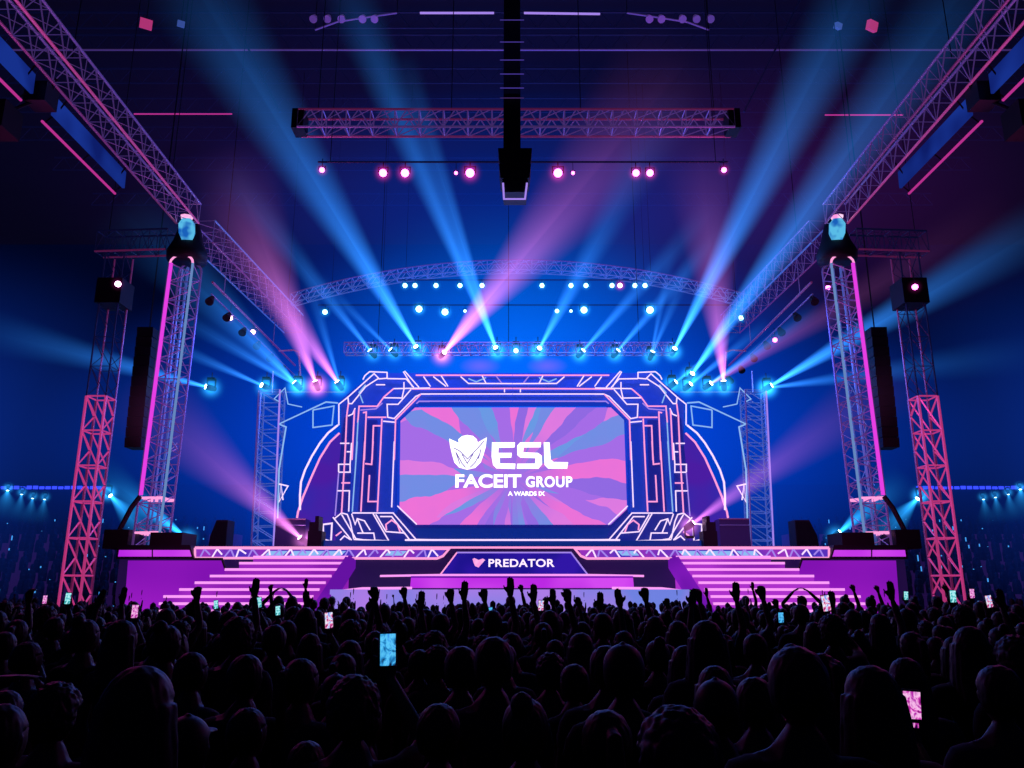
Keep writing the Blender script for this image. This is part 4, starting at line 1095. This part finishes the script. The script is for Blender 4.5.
def stamp(x, y, s, pose='stand', test_only=False):
    cx, cy = proj(x, y, 1.65 * s); rx = F * .085 * s / y; ry = F * .12 * s / y
    x0, x1 = max(0, int(cx - rx * 2.8)), min(1024, int(cx + rx * 2.8) + 1)
    if x1 <= x0: return 0, 0
    _, sy = proj(x, y, 1.45 * s)
    y0 = max(0, int(cy - ry)); y1 = 768
    if y0 >= 768: return 0, 0
    X = xx_[y0:y1, x0:x1]; Yv = yy_[y0:y1, x0:x1]
    hd = ((X - cx) / rx) ** 2 + ((Yv - cy) / ry) ** 2 <= 1
    bd = (np.abs(X - cx) < F * .24 * s / y) & (Yv > sy)
    sub = cover[y0:y1, x0:x1]
    vis_h = int((hd & ~sub).sum()); tot = PI * rx * ry
    vis = int(((hd | bd) & ~sub).sum())
    if not test_only: sub |= hd | bd
    return vis_h / max(tot, 1), vis


EXPL = [  # px of head centre, head top y, head width px, pose, hair, scale hint, label
    (145, 661, 62, 'stand', 'long', 'nearest spectator at the lower left with long hair and a violet rim light'),
    (794, 642, 54, 'stand', 'short', 'broad spectator with visible ear and shoulders, lower right of centre'),
    (675, 699, 68, 'stand', 'curly', 'round haired head at the bottom edge right of centre, rim lit magenta'),
    (526, 692, 48, 'stand', 'bun', 'head with a pink rim at the bottom edge near the centre'),
    (494, 634, 37, 'stand', 'short', 'spectator in the middle with both shoulders outlined by blue light'),
    (60, 678, 42, 'stand', 'curly', 'dark curly head at the lower left beside the outstretched arm'),
    (250, 705, 40, 'stand', 'short', 'head low at the left third, right of the long haired spectator'),
    (308, 738, 36, 'stand', 'short', 'lowest small head outlined in violet near the bottom left'),
    (303, 656, 34, 'stand', 'tail', 'spectator with ponytail above the lowest small head'),
    (248, 652, 34, 'stand', 'short', 'spectator between the long haired head and the ponytail head'),
    (194, 650, 30, 'stand', 'short', 'spectator directly behind the long haired one at left'),
    (195, 600, 22, 'stand', 'cap', 'spectator wearing a cap in front of the left podium'),
    (240, 614, 25, 'stand', 'curly', 'curly headed spectator below the left staircase'),
    (275, 623, 23, 'stand', 'short', 'spectator with a bright rim right of the curly one under the stairs'),
    (124, 618, 26, 'stand', 'long', 'long haired spectator below the left podium edge'),
    (88, 616, 24, 'stand', 'bun', 'spectator with a bun under the far left tower'),
    (306, 606, 28, 'stand', 'long', 'long haired spectator under the right end of the left staircase'),
    (573, 662, 30, 'stand', 'short', 'spectator just right of the centre, half behind a round head'),
    (550, 650, 27, 'stand', 'curly', 'round pink rimmed head right of the centre'),
    (420, 648, 24, 'stand', 'short', 'blue rimmed head right of the raised bright phone'),
    (437, 643, 24, 'stand', 'curly', 'second head right of the raised bright phone'),
    (365, 694, 40, 'stand', 'tail', 'spectator lower left of centre with a lilac edge on the hair'),
    (336, 672, 32, 'stand', 'cap', 'spectator in a cap left of the raised bright phone'),
    (800, 603, 30, 'stand', 'short', 'tall dark head above the broad spectator at right'),
    (995, 662, 42, 'stand', 'short', 'large head at the right edge with a faint blue rim'),
    (968, 624, 30, 'stand', 'long', 'long haired spectator above the large head at the right edge'),
    (754, 632, 24, 'stand', 'short', 'small blue rimmed head left of the broad spectator'),
    (841, 630, 20, 'stand', 'short', 'left one of two small heads side by side right of the broad spectator'),
    (858, 630, 20, 'stand', 'bun', 'right one of two small heads side by side right of the broad spectator'),
    (910, 630, 23, 'stand', 'tail', 'spectator holding up a tiny orange light at the right'),
    (948, 643, 20, 'stand', 'short', 'small head left of the long haired spectator at the right edge'),
    (1012, 632, 32, 'stand', 'curly', 'curly head cut by the right picture edge'),
    (705, 618, 38, 'stand', 'long', 'big haired spectator right of centre in the middle rows'),
    (715, 676, 44, 'stand', 'cap', 'spectator in a cap low between the round head and the broad spectator'),
    (30, 640, 26, 'stand', 'short', 'spectator at the far left above the outstretched arm'),
    (440, 700, 46, 'stand', 'short', 'dark head at the bottom, left of the pink rimmed head'),
    (605, 706, 52, 'stand', 'tail', 'dark head at the bottom between two pink rimmed heads'),
    (190, 712, 50, 'stand', 'cap', 'dark capped head at the bottom, right of the long haired spectator'),
    (5, 700, 52, 'stand', 'short', 'dark head cut off by the lower left corner'),
]
n_ex = 0
for px, py, w, pose, hr, lab in EXPL:
    x, Y, z = head_at(px, py, w)
    hh_ = {'short': 1.79, 'long': 1.79, 'bun': 1.8, 'tail': 1.79, 'cap': 1.79, 'curly': 1.815}[hr]
    s_ = z / hh_
    # keep human heights: slide along the ray when the height is unnatural
    dy = (384 - py) / F
    tgt = min(max(s_, .86), 1.10)
    if abs(tgt - s_) > .001:
        kk = (tgt * hh_ - H) / (SP + dy * CP)
        Y = kk * (CP - dy * SP); x = (px - 512) / F * kk; s_ = tgt
    if any((x - a) ** 2 + (Y - b) ** 2 < .12 for a, b, c in people):
        x += .0; 
    people.append((x, Y, s_))
    person(x, Y, s_, random.uniform(-.25, .25) if w > 40 else random.uniform(-.5, .5), pose, hr, n_ex, lab + '')
    n_ex += 1
# outstretched arm at the lower left
x, Y = -2.92, 3.45
person(x, Y, 1.05, 0, 'out', 'short', 5, 'spectator at the left edge stretching one bare arm into the picture'); people.append((x, Y, 1.05))

# phones and the people who hold them
bodyp = MB(); bodyp.box((-.038, -.004, -.078), (.038, .004, .078))
bodyp.v = bodyp.v
ph_body = bodyp.mesh('case', M['black'])
ph_cam = MB().lathe([(0, .006), (.002, .006)], 10, Matrix.Translation((.022, .0045, .06)) @ Matrix.Rotation(-PI / 2, 4, 'X')).mesh('camera_lens', M['steel'])


def phone_mat(kind):
    m = nmat('phone_display_' + kind); nt = m.node_tree; N = nt.nodes.new; K = nt.links.new
    out = N('ShaderNodeOutputMaterial'); e = N('ShaderNodeEmission'); K(e.outputs[0], out.inputs[0]); e.inputs[1].default_value = 1.1
    tc = N('ShaderNodeTexCoord'); n = N('ShaderNodeTexNoise'); n.inputs['Scale'].default_value = 15; n.inputs['Detail'].default_value = 4; n.inputs['Distortion'].default_value = 1.5
    K(tc.outputs['Object'], n.inputs['Vector'])
    sx = N('ShaderNodeSeparateXYZ'); K(tc.outputs['Object'], sx.inputs[0])
    v = mth(nt, 'ADD', n.outputs[0], mth(nt, 'MULTIPLY', sx.outputs[2], 1.6))
    r = N('ShaderNodeValToRGB'); el = r.color_ramp.elements
    C_ = {'blue': [(.36, (.005, .01, .04)), (.46, (.02, .25, .6)), (.55, (.1, .55, .9)), (.68, (.02, .2, .75))],
          'pink': [(.36, (.02, .0, .04)), (.46, (.6, .03, .45)), (.52, (.9, .5, .8)), (.62, (.45, .02, .4))],
          'cyan': [(.38, (.01, .05, .08)), (.48, (.05, .55, .6)), (.55, (.5, .9, .9)), (.66, (.05, .4, .6))],
          'mix': [(.36, (.01, .01, .05)), (.46, (.7, .05, .3)), (.52, (.8, .8, .9)), (.62, (.1, .2, .8))],
          'orange': [(.3, (.9, .08, .01)), (.5, (1, .25, .05)), (.6, (1, .1, .02)), (.7, (.6, .03, .01))]}[kind]
    el[0].position, el[0].color = C_[0][0], (*C_[0][1], 1); el[1].position, el[1].color = C_[1][0], (*C_[1][1], 1)
    for p_, c_ in C_[2:]: q_ = el.new(p_); q_.color = (*c_, 1)
    K(v, r.inputs[0]); K(r.outputs[0], e.inputs[0]); return m


ph_scr = {}
for k in ('blue', 'pink', 'cyan', 'mix', 'orange'):
    ph_scr[k] = MB().box((-.035, -.0055, -.068), (.035, -.004, .07)).mesh('display', phone_mat(k))
    ph_scr[k + '_low'] = MB().box((-.035, -.0055, -.035), (.035, -.004, .07)).box((-.02, -.0056, -.068), (.022, -.004, -.05)).mesh('display', phone_mat(k))
PH3 = []
PHONES = [  # px,py centre, height px, display, landscape, label
    (388, 651, 35, 'blue', 'bright phone held high near the centre, showing a blue picture of the stage'),
    (912, 711, 38, 'pink', 'big phone at the lower right showing a magenta picture of the stage'),
    (329, 621, 17, 'mix', 'phone with a pink and white display below the left staircase'),
    (135, 612, 14, 'pink', 'pink glowing phone below the left podium'),
    (68, 599, 12, 'cyan', 'cyan glowing phone under the far left tower'), (45, 600, 9, 'pink', 'small pink phone left of the cyan one at the far left'),
    (216, 605, 9, 'cyan', 'tiny cyan phone below the right edge of the left podium'), (259, 603, 11, 'cyan', 'small cyan phone below the middle of the left stairs'),
    (278, 611, 10, 'cyan', 'small teal phone a little lower right under the left stairs'), (490, 613, 11, 'blue', 'small blue white phone just left of the centre'),
    (541, 606, 11, 'mix', 'small tilted white phone right of the centre'), (739, 615, 10, 'cyan', 'small green cyan phone right of centre below the right stairs'),
    (781, 618, 11, 'blue', 'small blue phone below the right stairs'), (826, 604, 17, 'mix', 'phone with a split cyan and pink display below the right podium'),
    (906, 596, 9, 'cyan', 'tiny cyan phone at the right end of the right podium'), (953, 597, 13, 'cyan', 'cyan white phone at the foot of the far right tower'),
    (989, 602, 13, 'mix', 'white blotched phone near the right edge'), (972, 594, 10, 'pink', 'pink lit phone right of the far right tower'),
    (693, 596, 12, 'cyan', 'teal phone right of centre in front of the apron'), (908, 641, 9, 'orange', 'tiny glowing orange display in the right crowd'), (161, 614, 9, 'pink', 'dim violet phone right of the pink glowing one'),
    (626, 619, 8, 'blue', 'tiny blue phone right of the centre in the middle rows'),
]
for i, (px, py, hpx, k, lab) in enumerate(PHONES):
    d = F * .155 / hpx; d = min(d, 14)
    dy = (384 - py) / F
    for _ in range(60):
        z = H + (SP + dy * CP) * d; Y = d * (CP - dy * SP); x = (px - 512) / F * d
        pose = 'phone_high' if z > 1.72 else 'phone_side'
        zc = 1.87 if pose == 'phone_high' else 1.58
        s_ = z / zc
        bx_ = x - (.085 if pose == 'phone_high' else .295) * s_; by_ = Y - .305 * s_
        if .84 <= s_ <= 1.12 and not any((bx_ - a) ** 2 + (by_ - b) ** 2 < .1 for a, b, c in people): break
        d *= 1.012 if s_ > 1.0 else .985
        if d < 3: d = F * .155 / hpx * random.uniform(.8, 1.2)
    s_ = min(max(s_, .82), 1.15)
    wx, wy, wz = (.09, .33, 1.76) if pose == 'phone_high' else (.3, .36, 1.47)
    cx_, cz_ = wx - .005, wz + .115; cy_ = wy - .024
    bx_, by_ = x - cx_ * s_, Y - cy_ * s_
    people.append((bx_, by_, s_))
    hd_ = random.choice(['short', 'long', 'tail', 'curly'])
    person(bx_, by_, s_, 0, pose, hd_, i + 3, 'spectator holding up the ' + lab.split(' showing')[0].split(', showing')[0].strip(','))
    ph = thing('smartphone', lab, 'phone', (x, Y, H + (SP + dy * CP) * d))
    ph.location.z = cz_ * s_
    PH3.append((x, Y, cz_ * s_))
    ph.rotation_euler = (.12 * 0, random.uniform(-.12, .12), 0)
    obj('case', ph_body, ph); obj('display', ph_scr[k + ('_low' if i == 1 else '')], ph); obj('camera_lens', ph_cam, ph)

# raised arms against the stage
ARMS = [(253, 577, 'arm_up'), (268, 578, 'fist'), (281, 574, 'ring'), (305, 572, 'arm_up'), (462, 580, 'arm_up'), (446, 590, 'fist'), (513, 576, 'arm_up'), (521, 582, 'fist'), (535, 583, 'arm_up'), (554, 588, 'arm_up'),
        (569, 590, 'fist'), (654, 587, 'arms_up'), (641, 589, 'fist'), (734, 581, 'arm_up'), (758, 587, 'fist'), (800, 579, 'ring'), (853, 580, 'fist'), (895, 580, 'arm_up'), (879, 586, 'fist'), (372, 588, 'fist'), (420, 590, 'arm_up'),
        (480, 590, 'fist'), (600, 591, 'arm_up'), (190, 588, 'fist'), (120, 586, 'arm_up'), (60, 588, 'arms_up'), (945, 585, 'fist'), (1000, 588, 'arm_up'), (22, 590, 'fist'), (702, 590, 'fist'), (830, 590, 'arm_up'), (340, 589, 'arms_up')]
WH = ['leftmost hand in front of the left stairs', 'second hand in front of the left stairs', '', 'hand right of the ring of arms, before the left stairs', 'before the left part of the plinth', 'left of the plinth', 'highest hand before the centre banner',
      'fist beside the highest central hand', 'before the right part of the banner', 'right of the banner lettering', 'before the right end of the plinth']
for i, (px, py, pose) in enumerate(ARMS):
    top = {'arm_up': 2.1, 'arms_up': 2.06, 'fist': 1.97, 'ring': 1.95}[pose]
    best = None
    for d in np.arange(8.5, 17, .3):
        dy = (384 - py) / F; z = H + (SP + dy * CP) * d; s_ = z / top
        if s_ > 1.12: s_ = 1.12
        x = (px - 512) / F * d - (.2 * s_ if pose in ('arm_up', 'fist') else 0); Y = d * (CP - dy * SP)
        if not any((x - a) ** 2 + (Y - b) ** 2 < .16 for a, b, c in people):
            best = (x, Y, s_)
            if s_ <= 1.1: break
    if not best: continue
    x, Y, s_ = best; people.append(best)
    nm = {'arm_up': 'spectator with one open hand raised', 'fist': 'spectator with one fist raised', 'ring': 'spectator joining both hands over the head', 'arms_up': 'spectator with both arms raised wide'}[pose]
    wh = {True: ' in front of the stage', False: ''}[True]
    loc = ('before the left podium' if px < 205 else 'before the left stairs' if px < 345 else 'before the dark front left of the banner' if px < 440 else 'before the blue banner' if px < 590 else
           'before the dark front right of the banner' if px < 660 else 'before the right stairs' if px < 815 else 'before the right podium' if px < 912 else 'under the right outer tower')
    same = [q_ for q_ in ARMS[:i] if q_[2] == pose]
    person(x, Y, s_, random.uniform(-.3, .3), pose, random.choice(['short', 'long', 'tail', 'short', 'bun']), i, nm + ' ' + loc, 'raised hands: ' + nm[15:] + ' ' + loc)

# fill the hall floor with the rest of the crowd, front to back
for (x, y, s_) in sorted(people, key=lambda t_: t_[1]): stamp(x, y, s_)
cand = []
y = 2.7
rr = random.Random(21)
while y < 23.2:
    half = .66 * y + 1.0
    x = -half + rr.uniform(0, .5)
    while x < half:
        cand.append((x + rr.uniform(-.1, .1), y + rr.uniform(-.2, .2), rr.gauss(.985, .045)))
        x += .58 + rr.uniform(-.05, .1)
    y += .62
# the flanks beside the stage
for y in np.arange(23.5, 33, .75):
    for s in (-1, 1):
        x = 17.2
        while x < .66 * y + 2: cand.append((s * (x + rr.uniform(-.1, .1)), y + rr.uniform(-.2, .2), rr.gauss(.985, .045))); x += .62
pl = np.array([(a, b) for a, b, c in people])
picked = []
cover[:] = False
allp = sorted([(b, a, c, 1) for a, b, c in people] + [(b, a, c, 0) for a, b, c in cand])
for (y, x, s_, ex) in allp:
    s_ = min(max(s_, .88), 1.1)
    if not ex and ((pl[:, 0] - x) ** 2 + (pl[:, 1] - y) ** 2).min() < (.17 if y < 8 else .13): continue
    # keep sight lines to the photographed near heads and phones
    if not ex and y < 6:
        px_, py_ = proj(x, y, 1.79 * s_)
        bad = False
        for q_ in EXPL:
            if abs(px_ - q_[0]) < q_[2] * .9 and py_ < q_[1] + q_[2] * .9: 
                _, Yq, _ = head_at(q_[0], q_[1], q_[2])
                if y < Yq + .05: bad = True; break
        for q_ in PH3[:2]:
            qx, qy = proj(*q_)
            if abs(px_ - qx) < 20 + F * .11 / y and py_ < qy + 45 and y < q_[1] + .15: bad = True
        if bad: continue
    vh, vis = stamp(x, y, s_)
    if not ex and vh > .22: picked.append((vis, x, y, s_))
picked.sort(reverse=True)
n_ind = 300 - len(people)
# individuals: the ones showing largest
rr = random.Random(4)
ind = picked[:n_ind]; rest = picked[n_ind:]
poses_w = ['stand'] * 9 + ['clap'] * 2
for i, (vis, x, y, s_) in enumerate(ind):
    pose = rr.choice(poses_w) if y > 5 else 'stand'
    if y > 8.5 and rr.random() < .07: pose = rr.choice(['fist', 'arm_up'])
    hr = rr.choice(['short', 'short', 'short', 'long', 'tail', 'bun', 'cap', 'curly'])
    lab = 'dark silhouette with %s, %s' % (HL[hr], PS[pose])
    row = 'nearest rows' if y < 5.5 else 'middle rows' if y < 9 else 'far rows'
    side_ = 'on the left' if x / y < -.2 else 'on the right' if x / y > .2 else 'in the centre'
    lab += ', %s %s' % (row, side_)
    person(x, y, s_, rr.uniform(-.35, .35), pose, hr, i, lab, lab)
# everyone further off: one mass
vs, fs, k = [], [], 0
lows = {}
for pz in ('stand', 'clap', 'fist', 'arm_up'):
    me = BODY[pz][2]; v = np.empty(len(me.vertices) * 3, dtype=np.float32); me.vertices.foreach_get('co', v); v = v.reshape(-1, 3)
    f_ = [tuple(p_.vertices) for p_ in me.polygons]
    lows[pz] = (v, np.array([q_ for q_ in f_ if len(q_) == 4], dtype=np.int32))
for (vis, x, y, s_) in rest:
    pz = rr.choice(['stand'] * 7 + ['clap', 'fist', 'arm_up', 'arm_up'])
    if y > 17 and pz in ('fist', 'arm_up') and rr.random() < .3: pz = 'stand'
    v, f_ = lows[pz]; a = rr.uniform(-.4, .4); ca_, sa_ = math.cos(a), math.sin(a)
    w_ = v * s_; w2 = w_.copy(); w2[:, 0] = w_[:, 0] * ca_ - w_[:, 1] * sa_ + x; w2[:, 1] = w_[:, 0] * sa_ + w_[:, 1] * ca_ + y
    vs.append(w2); fs.append(f_ + k); k += len(v)
if vs:
    vv = np.concatenate(vs); ff = np.concatenate(fs)
    me = bpy.data.meshes.new('distant_crowd'); me.vertices.add(len(vv)); me.vertices.foreach_set('co', vv.ravel())
    me.loops.add(ff.size); me.loops.foreach_set('vertex_index', ff.ravel()); me.polygons.add(len(ff))
    me.polygons.foreach_set('loop_start', np.arange(0, ff.size, 4, dtype=np.int32)); me.update(calc_edges=True); me.validate(); me.shade_smooth()
    me.materials.append(SHIRT[0]); o = obj('distant_crowd', me); tag(o, 'distant mass of dark spectators filling the floor up to the stage', 'crowd', None, 'stuff')
print('people', len(people), 'ind', len(ind), 'rest', len(rest))

# ------------------------------------------------------------------ light


def area(name, loc, target, size, col, power, sy=None):
    l = bpy.data.lights.new(name, 'AREA'); l.energy = power; l.color = col; l.shape = 'RECTANGLE'; l.size = size; l.size_y = sy or size
    o = bpy.data.objects.new(name, l); C.objects.link(o); o.location = loc
    o.rotation_euler = (Vector(target) - Vector(loc)).to_track_quat('-Z', 'Y').to_euler(); return o


area('crowd_rim_fill_blue', (0, 31, 13), (0, 8, 1), 16, (.05, .2, 1), 420, 2)  # added lamp without fixture: blue rims on the crowd
area('crowd_rim_fill_magenta', (-14, 22, 12), (-3, 8, 1), 3, (1, .08, .6), 90)  # added lamp without fixture: magenta rims on the crowd
area('crowd_rim_fill_magenta_right', (14, 22, 12), (3, 8, 1), 3, (1, .1, .6), 90)  # its added counterpart on the other side
area('deck_fill', (0, 30, 14), (0, 36, 4), 14, (.1, .2, 1), 900, 2)  # added unseen lamp, blue fill on the deck and surround
area('tower_fill_left', (-9, 24, 5), (-14, 29, 10), 2, (1, .1, .6), 110)  # added unseen lamp, pink fill on the towers
area('tower_fill_right', (9, 24, 5), (14, 29, 10), 2, (1, .1, .6), 110)  # same added fill for the right towers
area('roof_fill', (0, 30, 18), (0, 30, 30), 20, (.1, .15, 1), 500)  # added unseen lamp that brightens the ceiling in blue
w = bpy.data.worlds.new('world'); sc.world = w; w.use_nodes = True
w.node_tree.nodes['Background'].inputs[0].default_value = (.002, .003, .02, 1); w.node_tree.nodes['Background'].inputs[1].default_value = .5
